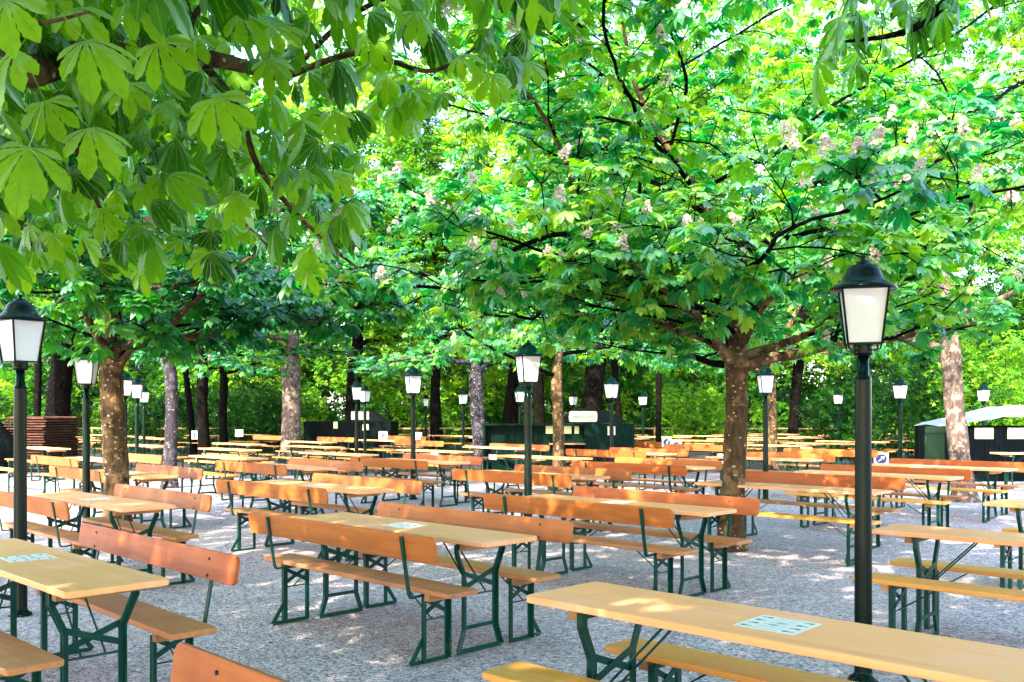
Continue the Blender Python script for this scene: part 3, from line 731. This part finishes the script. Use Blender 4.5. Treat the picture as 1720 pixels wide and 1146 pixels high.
def leaf_object(name, P, D, N, S_, temps, mat, rng, parent=None, lc=False, tint=None):
    n = len(P); which = rng.integers(0, len(temps), n)
    D = D/np.linalg.norm(D, axis=1, keepdims=True)
    Yx = np.cross(N, D); Yx /= np.linalg.norm(Yx, axis=1, keepdims=True)+1e-9; Z = np.cross(D, Yx)
    tint = rng.random(n) if tint is None else np.clip(tint, 0, 1)
    Vs, F4s, F3s, Ts, Ls = [], [], [], [], []; off = 0
    for k, (V, F4, F3, LC) in enumerate(temps):
        s = np.where(which == k)[0]
        if not len(s): continue
        v = (V[None,:,0,None]*D[s,None,:] + V[None,:,1,None]*Yx[s,None,:] + V[None,:,2,None]*Z[s,None,:])*S_[s,None,None] + P[s,None,:]
        nv = len(V); base = off + np.arange(len(s))[:,None,None]*nv
        Vs.append(v.reshape(-1,3)); F4s.append((F4[None]+base).reshape(-1,4))
        if len(F3): F3s.append((F3[None]+base).reshape(-1,3))
        Ts.append(np.repeat(tint[s], nv)); off += len(s)*nv
        if lc: Ls.append(np.tile(LC, (len(s),1)))
    F = [np.concatenate(F4s)] + ([np.concatenate(F3s)] if F3s else [])
    at = {'tint': ('FLOAT', np.concatenate(Ts))}
    if lc: at['lc'] = ('FLOAT_VECTOR', np.concatenate(Ls))
    return mesh_obj(name, np_mesh(name, np.concatenate(Vs), F, at, smooth=True), mat, parent)

# ------------------------------------------------------------------ trees
def tube_mesh(name, paths, rng, nmin=5):
    Vs, Fs, off = [], [], 0
    for pts, rad in paths:
        pts = np.asarray(pts, float); rad = np.asarray(rad, float); m = len(pts)
        ns = 16 if rad.max() > .09 else (8 if rad.max() > .03 else nmin)
        tg = np.gradient(pts, axis=0); tg /= np.linalg.norm(tg, axis=1, keepdims=True)+1e-9
        ref = np.array([1,0,0.]) if abs(tg[0][2]) > .7 else np.array([0,0,1.])
        a = np.cross(tg, ref); a /= np.linalg.norm(a, axis=1, keepdims=True)+1e-9; b_ = np.cross(tg, a)
        th = np.linspace(0, 2*np.pi, ns, endpoint=False)
        rr = rad[:,None]*(1 + (rng.normal(0,.035,(m,ns)) if ns > 5 else 0) + (.05*np.sin(3*th+pts[:,2:3]*1.3) if ns > 8 else 0))
        ring = pts[:,None,:] + rr[...,None]*(np.cos(th)[None,:,None]*a[:,None,:] + np.sin(th)[None,:,None]*b_[:,None,:])
        i = np.arange(m-1)[:,None]*ns; j = np.arange(ns)[None,:]; j2 = (j+1) % ns
        Vs.append(ring.reshape(-1,3)); Fs.append((np.stack([i+j, i+j2, i+ns+j2, i+ns+j], -1)+off).reshape(-1,4)); off += m*ns
    return np_mesh(name, np.concatenate(Vs), [np.concatenate(Fs)], smooth=True)
def wpath(p, d, L, r0, r1, rng, wob=.12, grav=0., n=None):
    n = n or max(4, int(L/.22)); pts = [np.array(p, float)]; d = np.array(d, float)/np.linalg.norm(d)
    st = L/n
    for k in range(n):
        d = d + rng.normal(0, wob, 3)*math.sqrt(st)*1.2; d[2] += grav*st
        if pts[-1][2] < 2.9: d[2] = max(d[2], .12)
        d /= np.linalg.norm(d); pts.append(pts[-1]+d*st)
    t = np.linspace(0,1,n+1); return np.array(pts), r0+(r1-r0)*t**.8
def blossom_mesh(rng):
    V, F, T = [], [], []
    for k in range(85):
        t = rng.random(); r = .068*(1-t*.75)*(.5+.5*rng.random()); a = rng.random()*6.28
        c = np.array([r*math.cos(a), r*math.sin(a), .125*t]); x = rng.normal(size=3); x /= np.linalg.norm(x); y = np.cross(x, rng.normal(size=3)); y /= np.linalg.norm(y)
        s = .013; n = len(V)
        V += [c-x*s-y*s*.6, c+x*s-y*s*.6, c+x*s+y*s*.6, c-x*s+y*s*.6]; F.append((n,n+1,n+2,n+3)); T += [rng.random()**1.5]*4
    return np_mesh('blossom', np.array(V), [np.array(F)], {'tint': ('FLOAT', np.array(T))})
BL = [blossom_mesh(np.random.default_rng(s)) for s in range(3)]
for m_ in BL: m_.materials.append(M['blossom'])

def tree(name, label, base, fork, top, rad, r_trunk, barkm, leafm, seed, n_limb=8, dens=1.0, temps=T_MID, lean=(0,0), lsize=.16, limbs=None, n_bl=0, group='chestnut trees of the beer garden', low=0, tint=(.5,.25), cat='tree', sub_step=.42, cx=(0,0), clip=None, cmul=1.0):
    rng = np.random.default_rng(seed); base = np.array(base, float)
    t = empty(name, tuple(base)); B0 = np.zeros(3)
    fk = np.array([lean[0], lean[1], fork]); paths = []; twigs = []
    n = 14; tt = np.linspace(0,1,n)
    tp = B0 + (fk-B0)*tt[:,None] + np.c_[np.sin(tt*4+seed)*.03, np.cos(tt*3+seed)*.03, np.zeros(n)]
    fl = r_trunk*(1+.45*np.exp(-tt*fork/.18)) *(1-.12*tt); fl[-2:] *= 1.08
    tp = np.vstack([[tp[0][0],tp[0][1],-.06], tp]); fl = np.r_[fl[0]*1.08, fl]
    # leader above the fork
    lead, lr = wpath(fk, (cx[0]*.1, cx[1]*.1, 1), (top-fork)*.86, r_trunk*.78, .012, rng, .16)
    trunk_paths = [(np.vstack([tp, lead[1:]]), np.r_[fl, lr[1:]])]
    specs = []
    if limbs: specs += [(fk-np.array([0,0,dz]), np.array(d, float), L, r) for dz, d, L, r in limbs]
    for k in range(n_limb):
        h = (k+.6)/n_limb; i = min(len(lead)-2, int(h*.85*len(lead))); a = k*2.4+seed*1.7+rng.uniform(-.3,.3)
        prof = math.sin(math.pi*min(1, .28+.72*h))**.6 if h > .35 else .85+.4*h
        L = rad*prof*rng.uniform(.85,1.1)
        ev = .25+.55*h
        d = np.array([math.cos(a), math.sin(a), ev]); specs.append((lead[i], d, L, max(.02, lr[i]*.55)))
    for p, d, L, r in specs:
        q, qr = wpath(p, d, L, r, .010, rng, .22, -.07 if d[2] > .2 else .0); paths.append((q, qr))
        al = 0; step = sub_step
        side = 1
        while al < L:
            fr = al/L
            if fr > .16:
                i = min(len(q)-2, int(fr*(len(q)-1))); dd = q[i+1]-q[i]; dd /= np.linalg.norm(dd)
                pe = np.cross(dd, [0,0,1]); pe /= np.linalg.norm(pe)+1e-9
                sd = dd*.65 + pe*side*rng.uniform(.5,1.1) + np.array([0,0,rng.uniform(-.35,.65)])
                SL = (rad*.34*(1-fr*.65)+.25)*rng.uniform(.7,1.2)
                s, sr = wpath(q[i], sd, SL, max(.008, qr[i]*.5), .005, rng, .3, -.12); paths.append((s, sr))
                m = max(2, int(SL/.26*dens))
                for k in range(m):
                    j = min(len(s)-2, int((k+1)/m*(len(s)-1))); d2 = s[j+1]-s[j]; d2 /= np.linalg.norm(d2)
                    td = d2*.6 + rng.normal(0,.55,3) + np.array([0,0,.1]); td /= np.linalg.norm(td); TL = rng.uniform(.16,.42)
                    e = s[j]+td*TL; twigs.append((e, td)); paths.append((np.array([s[j], s[j]+td*TL*.5+[0,0,.01], e]), np.array([.006,.005,.004])))
                side = -side
            al += step*rng.uniform(.7,1.3)
        twigs.append((q[-1], (q[-1]-q[-2])/np.linalg.norm(q[-1]-q[-2])))
    trunk_paths += [pp for pp in paths if pp[1].max() > .055]
    tw_paths = [pp for pp in paths if pp[1].max() <= .055]
    mesh_obj('trunk', tube_mesh('trunk', trunk_paths, rng), barkm, t)
    if tw_paths: mesh_obj('branches', tube_mesh('branches', tw_paths, rng, 4), M['dbark'], t)
    E = np.array([a for a, _ in twigs]); TD = np.array([b_ for _, b_ in twigs])
    per = 7; k = len(E)*per
    az_ = rng.uniform(0, 2*np.pi, k); Er = np.repeat(E, per, 0); Tr = np.repeat(TD, per, 0)
    D = np.c_[np.cos(az_), np.sin(az_), rng.normal(-.06,.22,k)] + Tr*.45
    Sz = lsize*rng.uniform(.65,1.2,k)*cmul
    Nn = np.c_[rng.normal(0,.25,k), rng.normal(0,.25,k)-.12, np.ones(k)] + D*np.array([.35,.35,0])
    P = Er + D/np.linalg.norm(D, axis=1, keepdims=True)*Sz[:,None]*.75 + rng.normal(0,.03,(k,3)) - Tr*rng.random((k,1))*.12
    keep = (P[:,2]) > low
    if clip is not None: keep &= clip(P+base)
    hn = np.array([mn.noise(Vector(p)*.9) for p in (P+base)[::per]]); hn = np.repeat(hn, per)
    ti = tint[0] + hn*.45 + rng.normal(0, tint[1]*.5, k)
    leaf_object('crown', P[keep], D[keep], Nn[keep], Sz[keep], temps, leafm, rng, t, tint=ti[keep])
    outer = E[np.argsort(-(np.linalg.norm(E[:,:2],axis=1)*.5+E[:,2]*.3-E[:,1]*.6) + rng.normal(0,1.3,len(E)))] if n_bl else []
    for q in range(n_bl):
        p = outer[q % len(outer)]; o = bpy.data.objects.new('blossom', BL[q % 3]); col.objects.link(o); o.parent = t
        o.location = tuple(p+np.array([0,0,.04])); o.rotation_euler = (rng.normal(0,.25), rng.normal(0,.25), rng.random()*6); s_ = rng.uniform(.75,1.2); o.scale = (s_,s_,s_)
    tag(t, label, cat, group); print(name, 'leaves', int(keep.sum()), 'twigs', len(E))
    return t

# main spotted chestnut
tree('chestnut_tree', 'spotted brown chestnut in bloom, its trunk right of centre', (2.58,10.9,0), 2.22, 8.2, 5.3, .138, M['bark'], M['leaf_mid'], 11,
     n_limb=16, dens=1.45, n_bl=170, lean=(.02,0), limbs=[(.12,(1.0,-.25,.42),3.2,.075),(-.9,(-1,-.15,.22),5.2,.05),(-.6,(-.7,-.9,.3),4.2,.04),(-1.2,(.3,-1,.3),4.0,.04),(.05,(-.85,-.2,.75),3.6,.075),(.0,(-1,-.15,.75),5.0,.07),(.0,(-.7,.1,.9),4.2,.055),(.1,(-.2,-1,.5),3.2,.06),(0,(.5,-.9,.8),3.6,.06),(-.3,(-.7,-.7,.6),3.6,.045),(-.4,(.9,.6,.6),3.6,.045),(.1,(-.6,.9,.4),3.4,.05)],
     low=2.15, tint=(.55,.6), lsize=.138)
# brown left tree
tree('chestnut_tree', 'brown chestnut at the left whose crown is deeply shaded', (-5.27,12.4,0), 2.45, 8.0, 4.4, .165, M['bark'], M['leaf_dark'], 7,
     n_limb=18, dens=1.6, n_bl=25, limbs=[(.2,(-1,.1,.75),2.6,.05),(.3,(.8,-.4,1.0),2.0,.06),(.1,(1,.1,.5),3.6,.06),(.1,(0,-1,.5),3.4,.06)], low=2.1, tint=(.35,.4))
tree('chestnut_tree', 'slim grey-violet spotted chestnut left of centre', (-7.42,20.3,0), 2.5, 8.5, 4.6, .145, M['gbark'], M['leaf_mid'], 5, dens=1.2, n_limb=14, n_bl=25, low=2.4, tint=(.35,.4))
tree('chestnut_tree', 'slim reddish-brown chestnut trunk right of the centre lamp', (.95,19.7,0), 2.4, 8.5, 4.8, .125, M['bark'], M['leaf_mid'], 6, dens=1.2, n_limb=14, n_bl=30, low=2.35, tint=(.5,.4))
tree('chestnut_tree', 'leaning grey chestnut left of the green shed', (-.95,28.6,0), 2.8, 9.5, 5.0, .23, M['gbark'], M['leaf_mid'], 8, dens=1.2, n_limb=14, n_bl=25, low=2.9, lean=(-.12,0), tint=(.5,.4))
tree('chestnut_tree', 'pale flaking thick trunk leaning at the right edge', (8.25,17.1,0), 2.8, 9.0, 4.9, .185, M['pbark'], M['leaf_mid'], 9, n_limb=13, n_bl=30, low=2.6, lean=(-.22,0), tint=(.6,.4))
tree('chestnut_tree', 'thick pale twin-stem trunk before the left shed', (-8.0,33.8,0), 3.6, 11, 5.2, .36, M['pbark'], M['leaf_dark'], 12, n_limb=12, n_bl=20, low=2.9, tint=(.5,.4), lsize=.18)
tree('chestnut_tree', 'thin trunk right of the middle right lamp', (7.5,27.0,0), 2.7, 9.5, 5.2, .14, M['bark'], M['leaf_mid'], 13, dens=1.2, n_limb=14, n_bl=20, low=2.8, tint=(.45,.4))
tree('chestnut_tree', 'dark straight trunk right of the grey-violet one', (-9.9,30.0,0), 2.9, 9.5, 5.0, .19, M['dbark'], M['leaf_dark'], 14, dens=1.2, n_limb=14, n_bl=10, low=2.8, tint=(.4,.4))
tree('chestnut_tree', 'dark forked trunk midway between grey and twin trunks', (-11.4,37.0,0), 3.0, 10, 4.6, .17, M['dbark'], M['leaf_mid'], 15, n_limb=11, low=2.8, tint=(.6,.4))
# far trunks of the wood, individually visible
FARTR = [(62,31.5,.12,'thin brown trunk beside the stack of folded tables'),(90,32.5,.40,'very thick black trunk behind the stack of folded tables'),(325,38,.13,'thin dark trunk left of the dark straight trunk'),(588,38.4,.32,'black trunk rising behind the left shed'),
 (730,40,.22,'dark trunk left of the far lamp left of centre'),(742,45,.16,'slim dark trunk just right of another left of centre'),(845,41,.20,'dark trunk left of the centre lamp, farther'),(868,44,.26,'dark trunk behind the centre lamp'),(908,38,.24,'dark trunk just left of the slim brown trunk'),
 (985,36,.42,'thick dark trunk behind the cream sign'),(1046,40,.14,'reddish leaning thin trunk above the green doors'),(1106,34,.11,'thin straight trunk right of the green shed'),(1330,42,.24,'dark leaning trunk right of the middle right lamp'),(1570,44,.3,'black trunk in the shade left of the pale trunk')]
for i, (px, Y, r, lab) in enumerate(FARTR):
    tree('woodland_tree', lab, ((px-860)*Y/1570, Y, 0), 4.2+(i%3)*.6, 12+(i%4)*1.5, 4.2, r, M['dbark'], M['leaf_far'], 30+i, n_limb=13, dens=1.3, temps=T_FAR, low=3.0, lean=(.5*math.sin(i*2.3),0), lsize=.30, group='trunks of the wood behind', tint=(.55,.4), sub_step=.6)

# trees standing behind and beside the camera; their boughs hang into the picture
tree('chestnut_tree', 'chestnut overhead at right whose bough tip enters at top', (6.3,.6,0), 2.9, 8.2, 5.2, .2, M['bark'], M['leaf_mid'], 21, n_limb=12, n_bl=0, low=3.0, clip=lambda Q: (Q[:,1] < 4.0) | ((Q[:,2]-1.57)/Q[:,1] > .36), tint=(.4,.4))
tree('chestnut_tree', 'chestnut standing behind the camera, out of frame', (.6,-4.4,0), 2.9, 8.6, 5.2, .2, M['bark'], M['leaf_mid'], 22, n_limb=12, n_bl=0, low=3.0, clip=lambda Q: (Q[:,1] < 1.0) | ((Q[:,2]-1.57)/np.maximum(Q[:,1],.1) > .46), tint=(.4,.4))
tree('chestnut_tree', 'chestnut out of frame to the left of the camera', (-9.6,3.2,0), 2.9, 8.4, 5.0, .2, M['bark'], M['leaf_mid'], 23, n_limb=12, n_bl=0, low=3.0, tint=(.4,.4), clip=lambda Q: (Q[:,0]/np.maximum(Q[:,1],.1) < -.30))

for i, (x, y, lab) in enumerate([(-5.2,-5.6,'chestnut behind the camera to the left, out of frame'),(-2.2,-10.5,'chestnut far behind the camera, out of frame'),(5.5,-7.5,'chestnut behind the camera to the right, out of frame'),(-10,-2.5,'chestnut out of frame at far left behind the camera')]):  # unseen trees added to thicken the ground shade, with enlarged leaves
    tree('chestnut_tree', lab, (x,y,0), 2.9, 8.8, 5.4, .2, M['bark'], M['leaf_far'], 60+i, n_limb=13, temps=T_FAR, lsize=.36, low=2.8, dens=1.0, tint=(.4,.4), clip=lambda Q: Q[:,1] < 1.5)

# near overhanging bough: one tree with its trunk at left behind the camera
rng = np.random.default_rng(77)
tr = empty('chestnut_tree', (-3.6,-.6,0)); base = np.array([-3.6,-.6,0.])
def wp(px, py, Y): return np.array([(px-860)*Y/1570, Y, 1.57+(698.5-py)*Y/1570])
limb_pts = [np.array([-3.6,-.6,2.4]), np.array([-3.3,.6,3.3]), wp(-150,60,3.0), wp(150,90,3.8), wp(330,95,4.3), wp(480,130,5.0)]
paths = [(np.array([[0,0,-.05],[0,0,.3],[.02,0,1.2],[0,0,2.4],[-.1,-.1,3.6],[0,-.3,5.2],[0,-.4,6.6]]), np.array([.30,.23,.20,.19,.13,.08,.03]))]
def spline(pts, n=24):
    pts = np.array(pts); t = np.linspace(0, len(pts)-1.001, n); out = []
    for x in t:
        i = int(x); f = x-i; p0 = pts[max(0,i-1)]; p1 = pts[i]; p2 = pts[i+1]; p3 = pts[min(len(pts)-1,i+2)]
        out.append(.5*((2*p1)+(-p0+p2)*f+(2*p0-5*p1+4*p2-p3)*f*f+(-p0+3*p1-3*p2+p3)*f**3))
    return np.array(out)
def bough(pts, r0, r1): 
    s = spline(pts)-base; paths.append((s, np.linspace(r0, r1, len(s)))); return s+base
bl = [bough(limb_pts, .085, .03),
      bough([wp(330,95,4.3), wp(400,180,4.4), wp(440,290,4.6), wp(540,400,4.9), wp(600,450,5.2)], .022, .008),
      bough([wp(150,90,3.8), wp(120,200,3.9), wp(160,330,4.2), wp(210,440,4.6)], .02, .007),
      bough([wp(480,130,5.0), wp(600,90,4.6), wp(720,120,4.3), wp(800,80,4.2)], .02, .006),
      bough([wp(-150,60,3.0), wp(-20,30,2.6), wp(60,40,2.4), wp(150,20,2.3)], .012, .003),
      bough([wp(-150,60,3.0), wp(-60,150,2.5), wp(0,170,2.4)], .014, .006),
      bough([wp(480,130,5.0), wp(600,20,4.6), wp(760,-30,4.4), wp(900,20,4.2)], .018, .006),
      bough([wp(330,95,4.3), wp(360,250,4.6), wp(390,350,5.0), wp(480,440,5.5)], .016, .006),
      bough([wp(330,95,4.3), wp(330,20,4.0), wp(480,-60,3.9), wp(640,-80,4.0)], .02, .008)]
mesh_obj('trunk', tube_mesh('trunk', [p for p in paths], rng), M['bark'], tr)
# hand-placed large leaves: px, py of the petiole joint, distance, azimuth in picture plane, size
HL = [(48,248,2.25,-92,.185),(145,68,2.3,-35,.18),(30,85,2.15,-120,.16),(265,72,2.75,-60,.175),(150,215,2.5,-35,.165),(360,165,2.75,-60,.185),(12,0,2.1,-80,.16),(215,5,2.6,-30,.16),
      (120,15,2.5,-20,.16),(400,25,3.2,-30,.17),(455,45,3.3,-20,.16),(520,480-35,4.6,-80,.17),(825,125,3.9,-75,.17),(770,95,3.8,-30,.16),(690,150,4.0,-70,.16),(655,125,4.1,-110,.15),(560,185,4.2,-60,.15),
      (175,350,4.0,-70,.17),(90,395,4.1,-100,.17),(345,425,4.4,-70,.17),(255,300,4.0,-80,.17),(480,290,4.2,-60,.16),(560,290,4.4,-40,.16),(30,440,4.0,-60,.15),(885,105,4.2,-50,.15),(700,20,3.7,-60,.15),(620,60,3.9,-80,.15),
      (450,100,3.6,-45,.16),(240,480-30,4.6,-80,.16),(395,330,3.9,-75,.15),(75,170,2.9,-60,.16),(215,140,3.2,-75,.16),(330,60,3.3,-100,.15),(0,330,3.3,-70,.16)]
P, D, N, S1 = [], [], [], []
for px, py, Y, a, s in HL:
    P.append(wp(px, py, Y)); D.append((math.cos(R(a))*.8, -.45+rng.normal(0,.1), math.sin(R(a))*.75)); N.append((rng.normal(0,.2), -.75, .75)); S1.append(s*.84)
# filling leaves through the bough's volume, denser to the upper left
poly = [(-260,-260),(980,-260),(960,0),(925,110),(860,190),(800,150),(720,215),(640,240),(600,330),(625,430),(545,470),(480,420),(420,430),(350,470),(260,440),(190,470),(90,470),(-60,480),(-260,480)]
def inside(x, y):
    c = False; j = len(poly)-1
    for i in range(len(poly)):
        xi, yi = poly[i]; xj, yj = poly[j]
        if (yi > y) != (yj > y) and x < (xj-xi)*(y-yi)/(yj-yi)+xi: c = not c
        j = i
    return c
cnt = 0
while cnt < 1900:
    px, py = rng.uniform(-260,980), rng.uniform(-260,480)
    if not inside(px, py): continue
    dens_ = 1 if px < 420 and py < 330 else (.5 if px < 560 else .28)
    if rng.random() > dens_: continue
    Y = rng.uniform(3.4, 6.8) if px < 620 else rng.uniform(3.9, 5.2)
    if px < -20 or py < -20: Y = rng.uniform(2.2,6.5)
    a = rng.uniform(0, 6.28); P.append(wp(px, py-25, Y)); D.append((math.cos(a)+.2, math.sin(a)*.8-.2, rng.normal(-.75,.35))); N.append((rng.normal(0,.45), -.8+rng.normal(0,.4), .8)); S1.append(rng.uniform(.085,.14)); cnt += 1
# crown above and behind the camera (shade)
k = 2600
Q = np.c_[rng.normal(-2.2,2.3,k), rng.normal(-.6,2.0,k), rng.uniform(3.5,8.0,k)]
Q = Q[(Q[:,1] < .3) | ((Q[:,2]-1.57)/np.maximum(Q[:,1],.1) > .47)]
for q in Q:
    a = rng.uniform(0,6.28); P.append(q); D.append((math.cos(a), math.sin(a), -.3)); N.append((rng.normal(0,.3), rng.normal(0,.3), 1)); S1.append(.17)
k = 9500  # unseen leaf mass above the frame, added to shade the ground
Q = np.c_[rng.uniform(-8.5,4.5,k), rng.uniform(-5,8.5,k), rng.uniform(3.0,7.4,k)]
Q = Q[(Q[:,2]-1.57 > .50*np.maximum(Q[:,1],.1)) & (np.abs(Q[:,1]-1) < 8) & ~((Q[:,0] > 0) & (Q[:,1] > 5))]
a = rng.uniform(0,6.28,len(Q)); leaf_object('shade_leaf_mass', Q-base, np.c_[np.cos(a), np.sin(a), np.full(len(Q),-.2)], np.c_[rng.normal(0,.3,(len(Q),2)), np.ones(len(Q))], rng.uniform(.15,.24,len(Q)), T_MID, M['leaf_mid'], rng, tr)
P, D, N, S1 = map(np.array, (P, D, N, S1)); nh = len(HL)
T_BIG = [leaf_template(nr, nw, .30, .10, .35, 7, True, 11), leaf_template(nr, nw, .28, .2, .45, 7, True, 12), leaf_template(nr, nw, .35, .05, .5, 5, True, 13)]
leaf_object('large_leaves', P[:nh]-base, D[:nh], N[:nh], S1[:nh], T_BIG, M['leaf_near'], rng, tr, lc=True, tint=rng.uniform(.88,1,nh))
leaf_object('crown', P[nh:]-base, D[nh:], N[nh:], S1[nh:], T_NEAR, M['leaf_near'], rng, tr, lc=True, tint=np.clip(rng.normal(.5,.32,len(P)-nh),0,1))
for px, py, Y in ((325,235,3.9),(385,270,4.0),(255,385,4.1),(760,25,3.9),(500,235,4.6),(860,50,4.4),(570,370,4.9)):
    o = bpy.data.objects.new('blossom', BL[0]); col.objects.link(o); o.parent = tr; o.location = tuple(wp(px, py, Y)-base); o.scale = (.8,.8,.6); o.rotation_euler = (rng.normal(0,.4), rng.normal(0,.4), 0)
tag(tr, 'chestnut whose large near leaves hang across the upper left', 'tree', 'chestnut trees of the beer garden')
# second near bough tip at upper right hangs from the tree at right
P, D, N, S1 = [], [], [], []
for k in range(34):
    a = rng.uniform(0,6.28); t_ = rng.random(); c = wp(1700-t_*330, -60+t_*120+rng.normal(0,34), 5.2+rng.normal(0,.3))
    P.append(c); D.append((math.cos(a), math.sin(a)*.6-.3, -.7)); N.append((rng.normal(0,.3), -.3, 1)); S1.append(rng.uniform(.12,.17))
P, D, N, S1 = map(np.array, (P, D, N, S1))
par = [o for o in bpy.data.objects if o.get('label','').startswith('chestnut overhead at right')][0]; pb = np.array(par.location)
leaf_object('bough_leaves', P-pb, D, N, S1, T_NEAR, M['leaf_near'], rng, par, lc=True, tint=rng.normal(.25,.15,len(P)))
s = spline([np.array([6.3,.6,3.2]), np.array([5.2,2.6,4.3]), wp(1800,-120,5.0), wp(1620,-20,5.2), wp(1530,50,5.2), wp(1420,70,5.2)])-pb
mesh_obj('bough', tube_mesh('bough', [(s, np.linspace(.07,.008,len(s)))], rng), M['dbark'], par)

# ------------------------------------------------------------------ the wood behind
def clumps(name, label, centers, radii, per, size, seed, tint0, mat, temps=T_FAR, flat=.8):
    rng = np.random.default_rng(seed); n = len(centers); c = np.repeat(centers, per, 0); r = np.repeat(radii, per)
    d = rng.normal(size=(n*per,3)); d /= np.linalg.norm(d, axis=1, keepdims=True); rr = rng.uniform(.35,1.0,(n*per,1))**.6
    P = c + d*rr*r[:,None]*np.array([1,1,flat]); k = len(P)
    D = d*.7 + rng.normal(0,.5,(k,3)); D[:,2] -= .3; N = np.c_[rng.normal(0,.45,k), rng.normal(0,.45,k)-.15, np.ones(k)]
    ti = np.repeat(rng.normal(tint0,.34,n), per) + rng.normal(0,.12,k)
    keep = P[:,2] > .05
    o = leaf_object(name, P[keep], D[keep], N[keep], size*rng.uniform(.6,1.3,k)[keep], temps, mat, rng, None, tint=ti[keep])
    return tag(o, label, kind='stuff')
rng = np.random.default_rng(99)
n = 520
C = np.c_[rng.uniform(-34,34,n), rng.uniform(45,56,n), rng.uniform(0,1,n)**1.2*4.6]
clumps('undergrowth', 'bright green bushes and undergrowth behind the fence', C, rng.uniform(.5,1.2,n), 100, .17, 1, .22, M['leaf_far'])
n = 1150
C = np.c_[rng.uniform(-40,40,n), rng.uniform(48,70,n), rng.uniform(.5,27,n)]
C = np.vstack([C, np.c_[rng.uniform(-44,44,420), rng.uniform(60,76,420), rng.uniform(.3,9,420)]]); n = len(C)
clumps('woodland_canopy', 'tall leafy canopy of the wood filling the background', C, rng.uniform(1.2,2.6,n), 130, .34, 2, .8, M['leaf_far'])  # high tint puts sunlight on the far crowns into leaf colour
# shrubs standing before the wood
for i, (px, Y, h, wd, lab) in enumerate([(1180,41,2.6,2.8,'sunlit pale shrub right of the green shed'),(1560,30,3.0,3.2,'dark feathery shrub left of the olive shed side'),(1440,34,2.6,2.8,'dark green shrub behind the big lamp post'),(250,40,2.4,3,'green shrub behind the lamps at left'),(430,42,2.6,3,'green shrub left of the thick pale trunk'),(1700,29,4.2,3,'bright leafy shrub above the canvas roof')]):
    rng = np.random.default_rng(200+i); X = (px-860)*Y/1570; m = 46
    c = np.c_[rng.normal(0,wd*.3,m), rng.normal(0,wd*.25,m), rng.uniform(.1,1,m)*h]
    k = m*70; cc = np.repeat(c, 70, 0); P = cc+rng.normal(0,.28,(k,3)); kp = P[:,2] > .03
    D = rng.normal(0,1,(k,3)); D[:,2] -= .3; N = np.c_[rng.normal(0,.4,k), rng.normal(0,.4,k), np.ones(k)]
    t = empty('shrub', (X, Y, 0)); leaf_object('foliage', P[kp], D[kp], N[kp], .13*rng.uniform(.6,1.3,k)[kp], T_FAR, M['leaf_far'], rng, t, tint=np.clip(rng.normal(.75 if i in (0,5) else .3,.2,k),0,1)[kp])
    ps = [wpath((0,0,-.03), (rng.normal(0,.5), rng.normal(0,.5), 1), h*.9, .03, .006, rng, .25) for _ in range(6)]
    mesh_obj('stems', tube_mesh('stems', ps, rng), M['dbark'], t); tag(t, lab, 'shrub', 'shrubs before the wood')

# fallen petals and leaf litter
rng = np.random.default_rng(12)
V, F, T = [], [], []
def petal(p, s, nrm=0):
    a = rng.uniform(0,6.28); x = np.array([math.cos(a), math.sin(a), rng.normal(0,.15)])*s; y = np.array([-math.sin(a), math.cos(a), rng.normal(0,.15)])*s*.7; n = len(V)
    V.extend([p-x-y*.3, p+y, p+x-y*.3, p-y]); F.append((n,n+3,n+2,n+1)); T.extend([rng.random()*.7]*4)
for k in range(2600):
    Y = rng.uniform(4.5,22); X = rng.uniform(-.58,.58)*Y; petal(np.array([X, Y, .028]), rng.uniform(.006,.013))
LV, LF, LT = [], [], []
for k in range(3200):
    Y = rng.uniform(4.2,20)**1; X = rng.uniform(-.58,.58)*Y
    if mn.noise(Vector((X*.6, Y*.6, 3))) + rng.normal(0,.25) < .05: continue
    sv = V; V, F0, T0 = LV, F, T; F, T = LF, LT
    petal(np.array([X, Y, .03+rng.random()*.008]), rng.uniform(.007,.022)); F, T, V = F0, T0, sv
b = NB('brown_leaf_litter'); la = b.n('ShaderNodeAttribute', attribute_name='tint'); b.pbr(b.ramp(la.outputs['Fac'], [(0,(.03,.016,.01)),(.4,(.10,.05,.025)),(.7,(.22,.13,.06))]), .9, spec=.05)
tag(mesh_obj('leaf_litter', np_mesh('leaf_litter', np.array(LV), [np.array(LF)], {'tint': ('FLOAT', np.array(LT))}), b.m), 'brown twigs and leaf litter lying on the gravel', kind='stuff')
for i, tp in enumerate(TPOS[:17]):
    c = 26 if i in (3,9,14) else 5
    for k in range(c):
        q = tp + U*rng.uniform(-1.05,1.05) + Vv*rng.uniform(-.23,.23); petal(np.array([q.x, q.y, .7735]), rng.uniform(.004,.008))
tag(mesh_obj('fallen_petals', np_mesh('fallen_petals', np.array(V), [np.array(F)], {'tint': ('FLOAT', np.array(T))}), M['blossom']), 'small pale petals scattered over gravel and tables', kind='stuff')
